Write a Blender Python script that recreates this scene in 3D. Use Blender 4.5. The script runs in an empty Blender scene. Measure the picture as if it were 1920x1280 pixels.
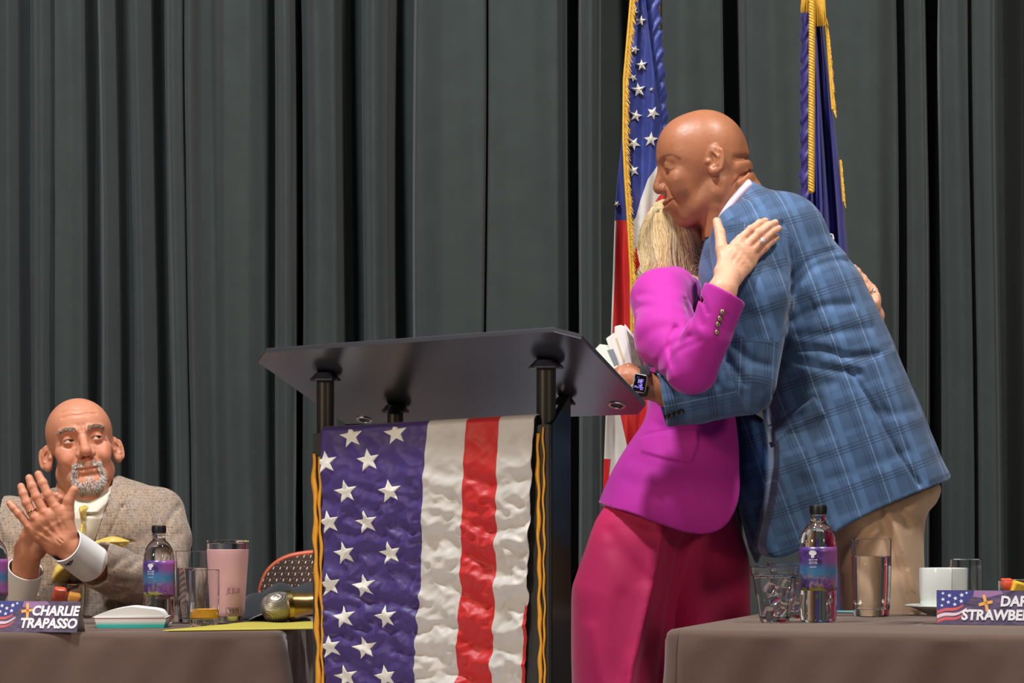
import bpy, bmesh, math, random
import numpy as np
from mathutils import Vector, Matrix
random.seed(7); rng = np.random.default_rng(7)
scene = bpy.context.scene
COL = scene.collection

# ------------------------------------------------------------------ camera
F, HY, ZC = 4500.0, 960.0, 0.963          # focal length in pixels, horizon row, eye height
cam_d = bpy.data.cameras.new('camera'); cam = bpy.data.objects.new('camera', cam_d); COL.objects.link(cam)
cam.location = (0, 0, ZC); cam.rotation_euler = (math.pi/2, 0, 0)
cam_d.sensor_width = 36; cam_d.lens = F/1920*36; cam_d.shift_y = (HY-640)/1920
cam_d.clip_end = 60
scene.camera = cam
def W(px, py, Y): return Vector(((px-960)/F*Y, Y, ZC+(HY-py)/F*Y))

# ------------------------------------------------------------------ world, lamps, exposure
world = bpy.data.worlds.new('hall'); scene.world = world; world.use_nodes = True
bg = world.node_tree.nodes['Background']; bg.inputs[0].default_value = (0.80, 0.88, 1.0, 1); bg.inputs[1].default_value = 0.07
def area(name, loc, target, size, power, col):
    d = bpy.data.lights.new(name, 'AREA'); d.shape = 'DISK'; d.size = size; d.energy = power; d.color = col
    o = bpy.data.objects.new(name, d); COL.objects.link(o); o.location = loc
    o.rotation_euler = (Vector(target)-Vector(loc)).to_track_quat('-Z', 'Y').to_euler(); return o
area('stage_lamp_key', (-1.4, 3.75, 5.6), (0.0, 5.2, 1.2), 0.45, 265, (0.95, 0.97, 1.0))
area('stage_lamp_right', (1.8, 3.7, 5.5), (0.4, 5.4, 1.2), 0.45, 165, (1.0, 0.95, 0.88))
area('hall_lamp_left', (-4.2, 0.2, 2.9), (0.0, 5.4, 1.1), 0.9, 135, (1.0, 0.78, 0.54))
area('hall_lamp_right', (3.6, -0.6, 3.0), (0.0, 5.4, 1.1), 0.9, 62, (1.0, 0.80, 0.58))
scene.view_settings.view_transform = 'Standard'; scene.view_settings.look = 'None'
scene.view_settings.gamma = 1.0; scene.view_settings.use_curve_mapping = False
scene.view_settings.exposure = 0.0

# ------------------------------------------------------------------ helpers
def L(r, g, b):
    f = lambda c: (c/255/12.92) if c/255 <= .04045 else ((c/255+.055)/1.055)**2.4
    return (f(r), f(g), f(b), 1.0)
def tag(o, label=None, cat=None, group=None, kind=None):
    if label: o['label'] = label
    if cat: o['category'] = cat
    if group: o['group'] = group
    if kind: o['kind'] = kind
    return o
def empty(name, loc, rz=0, label=None, cat=None, group=None):
    o = bpy.data.objects.new(name, None); COL.objects.link(o); o.location = loc; o.rotation_euler = (0, 0, rz)
    o.empty_display_size = .05
    return tag(o, label, cat, group)
def link(name, me, mats=None, parent=None, local=False):
    o = bpy.data.objects.new(name, me); COL.objects.link(o)
    if mats is not None:
        for m in (mats if isinstance(mats, (list, tuple)) else [mats]): me.materials.append(m)
    if parent is not None:
        o.parent = parent
        if not local: o.matrix_parent_inverse = PW(parent).inverted()
    return o
def PW(o):
    m = o.matrix_basis.copy()
    if o.parent: m = PW(o.parent) @ o.matrix_parent_inverse @ m
    return m
def np_mesh(name, v, q, smooth=True, mi=None):
    """numpy arrays -> mesh; q is (n,4) or (n,3) or a list of index lists"""
    me = bpy.data.meshes.new(name)
    v = np.asarray(v, np.float32)
    if isinstance(q, list): me.from_pydata([tuple(map(float, a)) for a in v], [], [tuple(map(int, a)) for a in q])
    else:
        q = np.asarray(q, np.int32); n, k = q.shape
        me.vertices.add(len(v)); me.vertices.foreach_set('co', v.ravel())
        me.loops.add(n*k); me.loops.foreach_set('vertex_index', q.ravel())
        me.polygons.add(n); me.polygons.foreach_set('loop_start', np.arange(0, n*k, k, dtype=np.int32))
        try: me.polygons.foreach_set('loop_total', np.full(n, k, np.int32))
        except Exception: pass
        me.update(calc_edges=True)
    if smooth: me.polygons.foreach_set('use_smooth', np.ones(len(me.polygons), bool))
    if mi is not None: me.polygons.foreach_set('material_index', np.asarray(mi, np.int32))
    me.validate(); return me
def attr(me, name, data):
    data = np.asarray(data, np.float32)
    if data.shape[1] == 4: a = me.attributes.new(name, 'FLOAT_COLOR', 'POINT'); a.data.foreach_set('color', data.ravel())
    else: a = me.attributes.new(name, 'FLOAT_VECTOR', 'POINT'); a.data.foreach_set('vector', data.ravel())
class MB:
    """collects shapes into one mesh"""
    def __init__(s): s.bm = bmesh.new()
    def box(s, c, d, rot=None, bev=0.0, seg=2):
        M = Matrix.Translation(c) @ (rot.to_4x4() if rot is not None else Matrix()) @ Matrix.Diagonal((*d, 1))
        r = bmesh.ops.create_cube(s.bm, size=1, matrix=M)
        if bev:
            es = list({e for v in r['verts'] for e in v.link_edges})
            bmesh.ops.bevel(s.bm, geom=es, offset=bev, segments=seg, affect='EDGES', profile=.5)
        return s
    def lathe(s, prof, n=40, c=(0, 0, 0), rot=None, close=False):
        """prof = [(r, z)...] around local z"""
        rings = []
        R = rot if rot is not None else Matrix.Identity(3); c = Vector(c)
        for r, z in prof:
            if r < 1e-6: rings.append([s.bm.verts.new(c + R @ Vector((0, 0, z)))])
            else: rings.append([s.bm.verts.new(c + R @ Vector((r*math.cos(2*math.pi*i/n), r*math.sin(2*math.pi*i/n), z))) for i in range(n)])
        pairs = list(zip(rings, rings[1:])) + ([(rings[-1], rings[0])] if close else [])
        for a, b in pairs:
            if len(a) == 1 and len(b) == 1: continue
            for i in range(n):
                j = (i+1) % n
                if len(a) == 1: s.bm.faces.new((a[0], b[j], b[i]))
                elif len(b) == 1: s.bm.faces.new((a[i], a[j], b[0]))
                else: s.bm.faces.new((a[i], a[j], b[j], b[i]))
        return s
    def tube(s, pts, r, n=10, cap=True):
        pts = [Vector(p) for p in pts]; rs = r if isinstance(r, (list, tuple)) else [r]*len(pts)
        rings = []; up = Vector((0, 0, 1))
        t0 = (pts[1]-pts[0]).normalized()
        if abs(t0.dot(up)) > .9: up = Vector((0, 1, 0))
        a = t0.cross(up).normalized()
        for i, p in enumerate(pts):
            t = (pts[min(i+1, len(pts)-1)]-pts[max(i-1, 0)]).normalized()
            a = (a-t*a.dot(t)).normalized(); b = t.cross(a)
            rings.append([s.bm.verts.new(p+(a*math.cos(2*math.pi*k/n)+b*math.sin(2*math.pi*k/n))*rs[i]) for k in range(n)])
        for x, y in zip(rings, rings[1:]):
            for k in range(n): s.bm.faces.new((x[k], x[(k+1) % n], y[(k+1) % n], y[k]))
        if cap: s.bm.faces.new(rings[0][::-1]); s.bm.faces.new(rings[-1])
        return s
    def prism(s, top, bot):
        a = [s.bm.verts.new(p) for p in top]; b = [s.bm.verts.new(p) for p in bot]
        s.bm.faces.new(a); s.bm.faces.new(b[::-1]); n = len(a)
        for i in range(n): s.bm.faces.new((a[i], b[i], b[(i+1) % n], a[(i+1) % n]))
        return s
    def build(s, name, mats, parent=None, smooth=True, local=False, autos=35):
        bmesh.ops.recalc_face_normals(s.bm, faces=s.bm.faces)
        me = bpy.data.meshes.new(name)
        if smooth:
            for f in s.bm.faces: f.smooth = True
            ca = math.radians(autos)
            for e in s.bm.edges:
                if len(e.link_faces) == 2 and e.calc_face_angle(0) > ca: e.smooth = False
        s.bm.to_mesh(me); s.bm.free()
        return link(name, me, mats, parent, local)
def sheet(name, P, mats, parent=None, thick=0.002, mi=None, local=False):
    """P[nu][nv][3] grid of points -> cloth sheet with thickness"""
    P = np.asarray(P, np.float32); nu, nv = P.shape[:2]
    idx = np.arange(nu*nv).reshape(nu, nv)
    q = np.stack([idx[:-1, :-1], idx[1:, :-1], idx[1:, 1:], idx[:-1, 1:]], -1).reshape(-1, 4)
    me = np_mesh(name, P.reshape(-1, 3), q, True, None if mi is None else np.asarray(mi).reshape(-1))
    o = link(name, me, mats, parent, local)
    if thick:
        m = o.modifiers.new('thickness', 'SOLIDIFY'); m.thickness = thick; m.offset = 0
    return o

# ------------------------------------------------------------------ materials
class N:
    """tiny node graph helper"""
    def __init__(s, name):
        s.m = bpy.data.materials.new(name); s.m.use_nodes = True; s.t = s.m.node_tree
        s.b = s.t.nodes['Principled BSDF']
    def n(s, typ, **kw):
        x = s.t.nodes.new(typ)
        for k, v in kw.items(): setattr(x, k, v)
        return x
    def lk(s, a, b): s.t.links.new(a, b)
    def val(s, sock, v):
        if hasattr(v, 'node'): s.lk(v, sock)
        else: sock.default_value = v
    def math(s, op, a, b=0.0, c=0.0):
        x = s.n('ShaderNodeMath', operation=op); s.val(x.inputs[0], a); s.val(x.inputs[1], b); s.val(x.inputs[2], c); return x.outputs[0]
    def mix(s, f, a, b, blend='MIX'):
        x = s.n('ShaderNodeMix', data_type='RGBA', blend_type=blend); s.val(x.inputs[0], f); s.val(x.inputs[6], a); s.val(x.inputs[7], b); return x.outputs[2]
    def coord(s, kind='Object'): return s.n('ShaderNodeTexCoord').outputs[kind]
    def attr(s, name, out='Vector'): return s.n('ShaderNodeAttribute', attribute_name=name).outputs[out]
    def noise(s, scale, detail=3, vec=None, rough=.5, dist=0.0):
        x = s.n('ShaderNodeTexNoise'); x.inputs['Scale'].default_value = scale; x.inputs['Detail'].default_value = detail
        x.inputs['Roughness'].default_value = rough; x.inputs['Distortion'].default_value = dist
        s.lk(vec if vec is not None else s.coord(), x.inputs['Vector']); return x.outputs['Fac']
    def mapping(s, vec, scale=(1, 1, 1), rot=(0, 0, 0)):
        x = s.n('ShaderNodeMapping'); s.lk(vec, x.inputs[0]); x.inputs['Scale'].default_value = scale; x.inputs['Rotation'].default_value = rot; return x.outputs[0]
    def ramp(s, f, a, b, lo=0.0, hi=1.0, smooth=False):
        x = s.n('ShaderNodeMapRange'); s.val(x.inputs[0], f); x.inputs[1].default_value = a; x.inputs[2].default_value = b
        x.inputs[3].default_value = lo; x.inputs[4].default_value = hi
        if smooth: x.interpolation_type = 'SMOOTHSTEP'
        return x.outputs[0]
    def sep(s, v): return s.n('ShaderNodeSeparateXYZ').outputs if False else s._sep(v)
    def _sep(s, v):
        x = s.n('ShaderNodeSeparateXYZ'); s.lk(v, x.inputs[0]); return x.outputs
    def bump(s, h, strength=.3, dist=.002):
        x = s.n('ShaderNodeBump'); x.inputs['Strength'].default_value = strength; x.inputs['Distance'].default_value = dist
        s.val(x.inputs['Height'], h); s.lk(x.outputs[0], s.b.inputs['Normal'])
    def p(s, **kw):
        for k, v in kw.items(): s.val(s.b.inputs[k.replace('_', ' ')], v)
        return s
    def line(s, u, period, width, off=0.0):
        """1 on thin lines every period (soft edges)"""
        f = s.math('PINGPONG', s.math('ADD', u, off), period/2)
        return s.ramp(f, width*.5, width*1.0, 1.0, 0.0, True)
def plain(name, col, rough=.6, metal=0.0, var=.12, vs=30, bump=0, bs=200, bd=.001, sheen=0, spec=.5, coat=0):
    g = N(name); nz = g.noise(vs, 4)
    c = g.mix(nz, tuple(x*(1-var) for x in col[:3])+(1,), tuple(min(1, x*(1+var)) for x in col[:3])+(1,))
    g.p(Base_Color=c, Roughness=rough, Metallic=metal); g.b.inputs['Specular IOR Level'].default_value = spec
    if bump: g.bump(g.noise(bs, 2), bump, bd)
    if sheen: g.b.inputs['Sheen Weight'].default_value = sheen
    if coat: g.b.inputs['Coat Weight'].default_value = coat
    return g.m
def weave(name, col, rough=.85, scale=900, var=.15, sheen=.2, bump=.25):
    g = N(name); o = g.coord(); x, y, z = g._sep(o)
    wv = g.math('MULTIPLY', g.math('SINE', g.math('MULTIPLY', g.math('ADD', x, y), scale)), g.math('SINE', g.math('MULTIPLY', z, scale)))
    nz = g.noise(12, 5)
    c = g.mix(nz, tuple(v*(1-var) for v in col[:3])+(1,), tuple(min(1, v*(1+var)) for v in col[:3])+(1,))
    g.p(Base_Color=c, Roughness=rough); g.b.inputs['Sheen Weight'].default_value = sheen; g.b.inputs['Sheen Roughness'].default_value = .5
    g.b.inputs['Specular IOR Level'].default_value = .25
    g.bump(wv, bump, .0006); return g.m
def glass(name, col=(1, 1, 1, 1), rough=.0, ior=1.45):
    g = N(name); nz = g.noise(60, 2)
    g.p(Base_Color=col, Roughness=g.ramp(nz, 0, 1, rough, rough+.02), IOR=ior); g.b.inputs['Transmission Weight'].default_value = 1.0
    return g.m
M = {}
M['curtain'] = weave('curtain_cloth', L(56, 63, 62), .95, 500, .18, .12, .03)
M['floor'] = plain('stage_floor', L(204, 200, 206), .5, var=.10, vs=8)
M['wall'] = plain('wall_paint', L(60, 62, 62), .9)
M['cloth'] = weave('brown_tablecloth', L(90, 70, 62), .8, 500, .12, .25, .04)
M['black_cloth'] = weave('black_cloth', L(38, 40, 44), .85, 1200, .15, .2, .2)
M['black'] = plain('black_laminate', L(122, 122, 130), .25, .9, var=.04, spec=.6)
M['black_matte'] = plain('black_board', L(26, 26, 25), .55, var=.2)
M['black_gloss'] = plain('black_lacquer', L(12, 12, 13), .18, var=.1, spec=.7)
M['post'] = plain('post_lacquer', L(58, 55, 50), .36, .6, var=.06)
M['gold'] = plain('gold_trim', L(226, 160, 50), .45, .15, var=.2, vs=80)
M['brass'] = plain('brass', L(190, 160, 100), .25, 1.0, var=.15)
M['steel'] = plain('steel', L(200, 200, 202), .22, 1.0, var=.08)
M['chrome'] = plain('chrome', L(215, 215, 218), .12, 1.0, var=.05)
M['glass'] = glass('clear_glass'); M['plastic'] = glass('clear_plastic', ior=1.3, rough=.02); M['water'] = glass('water', ior=1.33)
M['ice'] = glass('ice', rough=.1, ior=1.31)
M['white'] = plain('white_paper', L(226, 226, 224), .7, var=.04)
M['china'] = plain('white_china', L(225, 230, 226), .12, var=.03, coat=.5)
M['grey_card'] = plain('grey_card', L(150, 140, 130), .7, var=.05)

# ------------------------------------------------------------------ setting
S = 'structure'
o = MB().box((0, 6, -.05), (11, 8.6, .1)).build('floor', M['floor']); tag(o, kind=S)
o = MB().box((0, 8.6, 2.4), (11, .1, 5)).build('wall_back', M['wall']); tag(o, kind=S)

# stage curtains: fold depth (m, + is away from the hall) against position across the stage (pixel columns at Y = 7.6)
YC = 7.6
FOLD = [(0,.02),(25,.0),(38,.12),(48,.13),(62,.03),(85,0),(101,.03),(104.5,.11),(109,.01),(135,.005),(157,.02),(163,.17),(184,.17),(190,.03),(203,0),(216,.04),
 (224,.15),(246,.15),(253,.02),(270,0),(287,.04),(296,.16),(314,.16),(321,.03),(338,0),(351,.01),(355,.09),(359,.02),(368,.01),(382,.07),(402,.07),(430,.04),(470,.03),
 (500,.06),(514,.12),(526,.02),(545,0),(552,.01),(556,.2),(566,.2),(570,.06),(600,.03),(630,.05),(646,.12),(655,.2),(678,.2),(688,.05),(708,.02),(730,.06),(744,.17),
 (774,.17),(786,.08),(840,.04),(905,.03),(912,.075),(917,.035),(980,.02),(1040,.03),(1058,.07),(1068,.17),(1084,.17),(1091,.04),(1104,.02),(1119,.05),(1130,.19),
 (1175,.2),(1215,.08),(1270,.04),(1350,.06),(1367,.16),(1392,.16),(1402,.05),(1450,.02),(1500,.03),(1560,.04),(1640,.02),(1682,.06),(1702,.15),(1714,.06),(1730,.03),
 (1746,.08),(1757,.22),(1768,.22),(1773,.04),(1795,.02),(1817,.03),(1824,.12),(1832,.03),(1855,.01),(1875,.05),(1890,.2),(1918,.2)]
left = [(p, .07+.06*math.cos(i*2.4)) for i, p in enumerate(range(-1100, -10, 34))]
right = [(p, .07+.06*math.cos(i*2.4)) for i, p in enumerate(range(1940, 3040, 34))]
FP = np.array(left+FOLD+right)
def fold_depth(px):
    i = np.clip(np.searchsorted(FP[:, 0], px)-1, 0, len(FP)-2)
    t = np.clip((px-FP[i, 0])/(FP[i+1, 0]-FP[i, 0]), 0, 1); t = t*t*(3-2*t)
    return FP[i, 1]*(1-t)+FP[i+1, 1]*t
def curtain(a, b, dy, label):
    px = np.arange(a, b, 1.6); zz = np.linspace(.02, 3.6, 40)
    A, Z = np.meshgrid(px, zz, indexing='ij')
    amp = 1+.12*np.sin(Z*1.7+A/130)
    drift = 7*np.sin(Z*.9+A/210)+3*np.sin(Z*2.3+A/60)
    D = fold_depth(A+(Z-1.9)*2.0)*amp
    X = (A+drift*.8-960)/F*YC; Y = YC-.1+D*1.8+dy+.004*np.sin(A/9+Z*3)
    o = sheet('stage_curtain', np.stack([X, Y, Z], -1), M['curtain'], None, .004)
    return tag(o, label, 'curtain')
curtain(-1100, 556.5, 0, 'dark grey pleated stage curtain hanging behind the seated bald man')
curtain(560, 1764, .02, 'widest dark grey stage curtain, with a straight seam, behind lectern and flags')
curtain(1770, 3030, 0, 'dark grey stage curtain at the far right edge beyond the man in blue')
# ------------------------------------------------------------------ smooth pseudo-noise for cloth
_nk = rng.normal(size=(24, 3)); _np = rng.uniform(0, 6.28, 24)
def wob(x, y, z=0.0, n=10, seed=0):
    r = 0.0
    for i in range(n):
        k = _nk[(i+seed) % 24]; r = r+np.sin(k[0]*x+k[1]*y+k[2]*z+_np[(i*3+seed) % 24])
    return r/n*1.6
def interp(pts, t):
    a = np.array(pts, float); return np.interp(t, a[:, 0], a[:, 1])

# ------------------------------------------------------------------ tables under brown cloths
def draped(name, c, rz, lx, ly, z, label, seed):
    """cloth over a table: corner-rounded top, soft edge and a skirt with folds down to the floor. c = left front corner"""
    R = Matrix.Rotation(rz, 3, 'Z'); r = .03
    per = []
    n = 90
    def seg(a, b, m): return [(a[0]+(b[0]-a[0])*i/m, a[1]+(b[1]-a[1])*i/m) for i in range(m)]
    def arc(cx, cy, a0, m=8): return [(cx+r*math.cos(a0+math.pi/2*i/m), cy+r*math.sin(a0+math.pi/2*i/m)) for i in range(m)]
    per += seg((r, 0), (lx-r, 0), 150)+arc(lx-r, r, -math.pi/2)+seg((lx, r), (lx, ly-r), 60)+arc(lx-r, ly-r, 0)
    per += seg((lx-r, ly), (r, ly), 60)+arc(r, ly-r, math.pi/2)+seg((0, ly-r), (0, r), 60)+arc(r, r, math.pi)
    per.append(per[0]); per = np.array(per)
    cen = np.array([lx/2, ly/2]); inn = np.clip(per, [ly*.5, ly*.5], [lx-ly*.5, ly*.5])
    d = np.gradient(per, axis=0); nl = np.maximum(np.hypot(d[:, 0], d[:, 1]), 1e-6); nor = np.stack([d[:, 1]/nl, -d[:, 0]/nl], 1)
    nor[0] = nor[-1] = (nor[0]+nor[-2])/2
    s = np.concatenate([[0], np.cumsum(np.hypot(*np.diff(per, axis=0).T))])
    corner = sum(np.exp(-((per[:, 0]-a)**2+(per[:, 1]-b)**2)/.004) for a in (0, lx) for b in (0, ly))
    rows = []
    for t in (-.02, .35, .7, .93): rows.append(np.c_[inn+(per-inn)*t, np.full(len(per), z)])
    e = .014
    for a in np.linspace(0, math.pi/2, 6): rows.append(np.c_[per-nor*e*(1-math.sin(a)), np.full(len(per), z-e*(1-math.cos(a)))])
    hs = np.linspace(.02, z-.004, 34)
    bd = np.clip(1-np.abs(per[:, 1]-ly)/.02, 0, 1); bd = np.maximum(bd, np.where(per[:, 1] > ly-.028, 1, 0)); dropk = 1-bd*.90
    for h in hs:
        g = np.clip(h/.40, 0, 1)**.8
        f = (.024*np.sin(s*19+seed+1.1*np.sin(s*5+seed))+.012*np.sin(s*37+seed*2))*g**1.2+.003*np.sin(s*60+h*22)*min(1, h/.05)
        out = f+.012*g+corner*.028*g
        rows.append(np.c_[per+nor*out[:, None]*dropk[:, None], z-h*dropk])
    P = np.array(rows)
    P[..., :2] -= 0
    v = P.reshape(-1, 3)@np.array(R).T+np.array(c)*np.array([1, 1, 0])
    o = sheet(name, v.reshape(P.shape), M['cloth'], None, .0015)
    return tag(o, label, 'tablecloth')
ZL, ZR = .7244, .750
draped('tablecloth', (-2.55, 4.75, 0), 0, 2.095, .80, ZL, 'brown tablecloth to the floor in front of the seated bald man', 1.0)
RT = math.radians(-19)
TRC = W(1243, 1180, 4.35)
draped('tablecloth', (TRC.x, 4.35, 0), RT, 2.1, .80, ZR, 'brown tablecloth to the floor with water bottle, white cup and plastic cups on it', 2.6)
def onL(px, py): Y = (ZC-ZL)*F/(py-HY); return Vector(((px-960)/F*Y, Y, ZL+.0012)), Y/F
def onR(px, py): Y = (ZC-ZR)*F/(py-HY); return Vector(((px-960)/F*Y, Y, ZR+.0012)), Y/F

# ------------------------------------------------------------------ lectern
def plane_hit(px, py, p0, n):
    a = Vector((0, 0, ZC)); d = (W(px, py, 1.0)-a); return a+d*((p0-a).dot(n)/d.dot(n))
NL, NR, FL_ = W(459, 663, 4.72), W(1074, 618, 4.38), W(646, 795, 5.03)
pn = (NR-NL).cross(FL_-NL).normalized()
if pn.z < 0: pn = -pn
hit = lambda px, py: plane_hit(px, py, NL, pn)
lect = empty('lectern', (NL.x+.2, NL.y+.1, 0), 0, 'black lectern with slanted top, draped with a starry flag', 'lectern')
under = [hit(*p) for p in ((497.5, 661), (1038.5, 622), (1090, 635), (1210, 762), (1197, 777), (649, 795), (628, 782), (483.7, 680))]
def top_plate():
    b = MB(); th = .010
    inset = lambda k: [p+(sum(under, Vector())/8-p).normalized()*k for p in under]
    rings = [inset(.0016), [p+pn*.0016 for p in under], [p+pn*(th-.0016) for p in under], [p+pn*th for p in inset(.0016)]]
    vs = [[b.bm.verts.new(p) for p in r] for r in rings]
    b.bm.faces.new(vs[0][::-1]); b.bm.faces.new(vs[-1])
    for x, y in zip(vs, vs[1:]):
        for i in range(8): b.bm.faces.new((x[i], x[(i+1) % 8], y[(i+1) % 8], y[i]))
    return b
top_plate().build('top_board', M['black'], lect, autos=20)
# posts (tops lie on the underside)
pFL, pFR, pBL, pBR = hit(610, 697), hit(1024, 673), hit(741, 757), hit(1058, 742)
for i, (p, r) in enumerate(((pFL, .0175), (pFR, .0185), (pBL, .0165), (pBR, .0125))):
    o = MB().lathe([(0, .0), (r, .0), (r, p.z-.006), (0, p.z-.006)], 32, (p.x, p.y, 0)).build('post', M['post'], lect)
    MB().lathe([(0, -.004), (r*1.75, -.004), (r*1.8, -.001), (r*1.1, .012), (0, .012)], 32, (p.x, p.y, p.z-.014)).build('post_collar', M['black_gloss'], o)
# cable holes in the top with chrome rings
def ring(p, r):
    q = pn.to_track_quat('Z', 'Y').to_matrix()
    o = MB().lathe([(r*.68, .001), (r*.68, -.0016), (r*.72, -.0024), (r*.94, -.0024), (r, -.0012), (r, .001)], 40, p, q, True).build('grommet', M['steel'], lect)
    MB().lathe([(0, -.0006), (r*.70, -.0006)], 32, p, q).build('cable_hole', M['black_matte'], o)
ring(hit(683, 786), .017); ring(hit(1157, 759), .018)
# front panel
ef = (pFR-pFL); ef.z = 0; flen = ef.length; ef.normalize(); nf = Vector((ef.y, -ef.x, 0))      # nf points to the hall
if nf.y > 0: nf = -nf
def onp(px, py, off=0.0):
    """pixel -> point on the front panel plane"""
    return plane_hit(px, py, pFL+nf*(.0175+.012+off), nf)
a, b_, c_, d_ = onp(586, 812), onp(1031, 795), onp(1034, 1280), onp(597, 1280)
def slab(name, quad, thick, mat, bev=.002):
    """vertical board: quad of front corners (tl, tr, br, bl) taken down to the floor"""
    tl, tr = quad
    b = MB(); pts = [tl, tr, Vector((tr.x, tr.y, 0)), Vector((tl.x, tl.y, 0))]
    b.prism(pts, [p-nf*thick for p in pts])
    bmesh.ops.bevel(b.bm, geom=list(b.bm.edges), offset=bev, segments=2, affect='EDGES')
    return b.build(name, mat, lect)
slab('front_panel', (a, b_), .016, M['black_matte'])
# dark upright on the right side with a thin pale edge
tr1, tr2 = onp(1036, 795, -.01), onp(1069, 740, -.10)
side = MB(); q0 = [tr1, tr2, Vector((tr2.x, tr2.y, 0)), Vector((tr1.x, tr1.y, 0))]
sd = Vector((ef.x, ef.y, 0)); side.prism(q0, [p-sd*.012 for p in q0]); side.build('side_panel', M['black_gloss'], lect)
# gold trim: two wavering strips on each edge
def strip(x0t, x0b, w, seed, y0=850, off=.001):
    ys = np.linspace(y0, 1500, 90); P = []
    for y in ys:
        t = (y-y0)/(1280-y0); x = x0t+(x0b-x0t)*t+1.0*math.sin(y*.11+seed)+.8*math.sin(y*.047+seed*2); ww = w*(1+.3*math.sin(y*.07+seed*3))
        row = []
        for k in np.linspace(-1, 1, 5):
            q = onp(x+k*ww/2, y, off+.003*(1-k*k)); row.append(q)
        P.append(row)
    P = [r for r in P if min(q.z for q in r) > .02]
    return sheet('gold_trim', np.array(P), M['gold'], lect, .002)
strip(589.5, 597, 8, .3); strip(599, 606, 5, 1.7, 856)
strip(1008, 1014, 6, .8, 812); strip(1019, 1021, 2.2, 2.2, 800)
# the flag hung over the front panel: a thing of its own
LE = [(800, 606), (1280, 613), (1700, 619)]; RE = [(780, 1006), (900, 1001), (1100, 995), (1280, 986), (1700, 972)]
def flag_pt(s, v):
    """s across 0-1, v down 0-1 (0 = top fold); arrays"""
    yt = 808-23*s; y = yt+v*(1560-yt)
    xl = np.interp(y, [p[0] for p in LE], [p[1] for p in LE]); xr = np.interp(y, [p[0] for p in RE], [p[1] for p in RE])
    x = xl+(xr-xl)*s
    crease = (.0045*wob(x/15, y/10, 0, 9)+.0035*wob(x/40, y/9, 1, 7, 5)+.005*wob(x/70, y/45, 2, 6, 9)-.009*np.abs(wob(x/17, y/13, 3, 6, 12))-.005*np.abs(wob(x/9, y/8, 5, 6, 3)))
    g = np.clip((v-.05)/.2, 0, 1)
    bill = .006*np.sin(y/12+2*np.sin(x/40))*np.clip((s-.45)/.1, 0, 1)
    off = .008+.008*np.clip(v*10, 0, 1)+(crease*(.25+.75*g)+bill*g)*1.0
    off = .0035+np.logaddexp(0, (np.asarray(off)-.0035)/.003)*.003
    P = np.empty(np.shape(x)+(3,)); base = pFL+nf*.0295
    dx, dz = (x-960)/F, (HY-y)/F                        # ray through the point, cut with the panel plane
    n = np.array(nf); o3 = np.array([0, 0, ZC]); b0 = np.array(base)
    D = np.stack([dx, np.ones_like(dx), dz], -1); t = ((b0-o3)@n)/(D@n)
    P = o3+D*t[..., None]+n*np.asarray(off)[..., None]
    P[..., 2] = np.maximum(P[..., 2], .03)
    return P
S_, V_ = np.meshgrid(np.linspace(0, 1, 150), np.linspace(0, 1, 260), indexing='ij')
FPnt = flag_pt(S_, V_)
back = [FPnt[:, 0]-np.array(nf)*k+np.array([0, 0, zz]) for k, zz in ((.036, -.03), (.034, .0), (.03, .006), (.02, .009), (.01, .008), (.003, .004))]
FPnt = np.concatenate([np.stack(back, 1), FPnt], 1)
sm = np.linspace(0, 1, 150)
V2 = np.concatenate([np.zeros((150, 6)), V_], 1); S2 = np.concatenate([np.repeat(S_[:, :1], 6, 1), S_], 1)
b1, b2, b3 = .50-.07*V2, .68-.02*V2, .835+.008*V2
mi = (S2 > b1).astype(int)+(S2 > b2)+(S2 > b3)+(S2 > .985)*(V2 > .45)
mi = np.array([0, 1, 2, 1, 2])[mi][:-1, :-1]
def satin(name, col, rough=.45):
    g = N(name); o = g.coord(); nz = g.noise(14, 4)
    c = g.mix(nz, tuple(v*.88 for v in col[:3])+(1,), tuple(min(1, v*1.12) for v in col[:3])+(1,))
    g.p(Base_Color=c, Roughness=rough); g.b.inputs['Sheen Weight'].default_value = .15; g.b.inputs['Specular IOR Level'].default_value = .35
    g.bump(g.noise(420, 2), .15, .0006); return g.m
M['navy'] = satin('flag_purple_navy', L(72, 52, 128)); M['fwhite'] = satin('flag_white', L(214, 208, 200)); M['fred'] = satin('flag_red', L(196, 30, 30))
M['star'] = satin('star_white', L(222, 220, 210), .6)
def stripes(name, cols):
    g = N(name); e = g._sep(g.attr('edge')); f = g._sep(g.attr('edge_more')); nz = g.noise(14, 4); c = cols[0]
    for s_, col in zip((e[0], e[1], e[2], f[0]), cols[1:]): c = g.mix(g.ramp(s_, -.0004, .0004, 0, 1), c, col)
    c = g.mix(1.0, c, g.ramp(nz, 0, 1, .86, 1.12), 'MULTIPLY')
    g.p(Base_Color=c, Roughness=.48); g.b.inputs['Sheen Weight'].default_value = .15; g.b.inputs['Specular IOR Level'].default_value = .35
    g.bump(g.noise(420, 2), .15, .0006); return g.m
def edges(o, *ds):
    z = np.full(ds[0].size, -1.0); d = [x.ravel() for x in ds]+[z]*4
    attr(o.data, 'edge', np.stack(d[:3], 1)); attr(o.data, 'edge_more', np.stack([d[3], z, z], 1))
CN, CW, CR, CB = L(62, 42, 112), L(196, 192, 186), L(190, 26, 28), L(44, 56, 128)
dflag = sheet('draped_flag', FPnt, [stripes('purple_canton_and_stripes', (CN, CW, CR, CW, CR))], None, .0012)
edges(dflag, S2-b1, S2-b2, S2-b3, np.minimum(S2-.985, (V2-.45)*.1))
tag(dflag, 'creased purple and striped flag hanging over the front of the lectern', 'flag')
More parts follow.
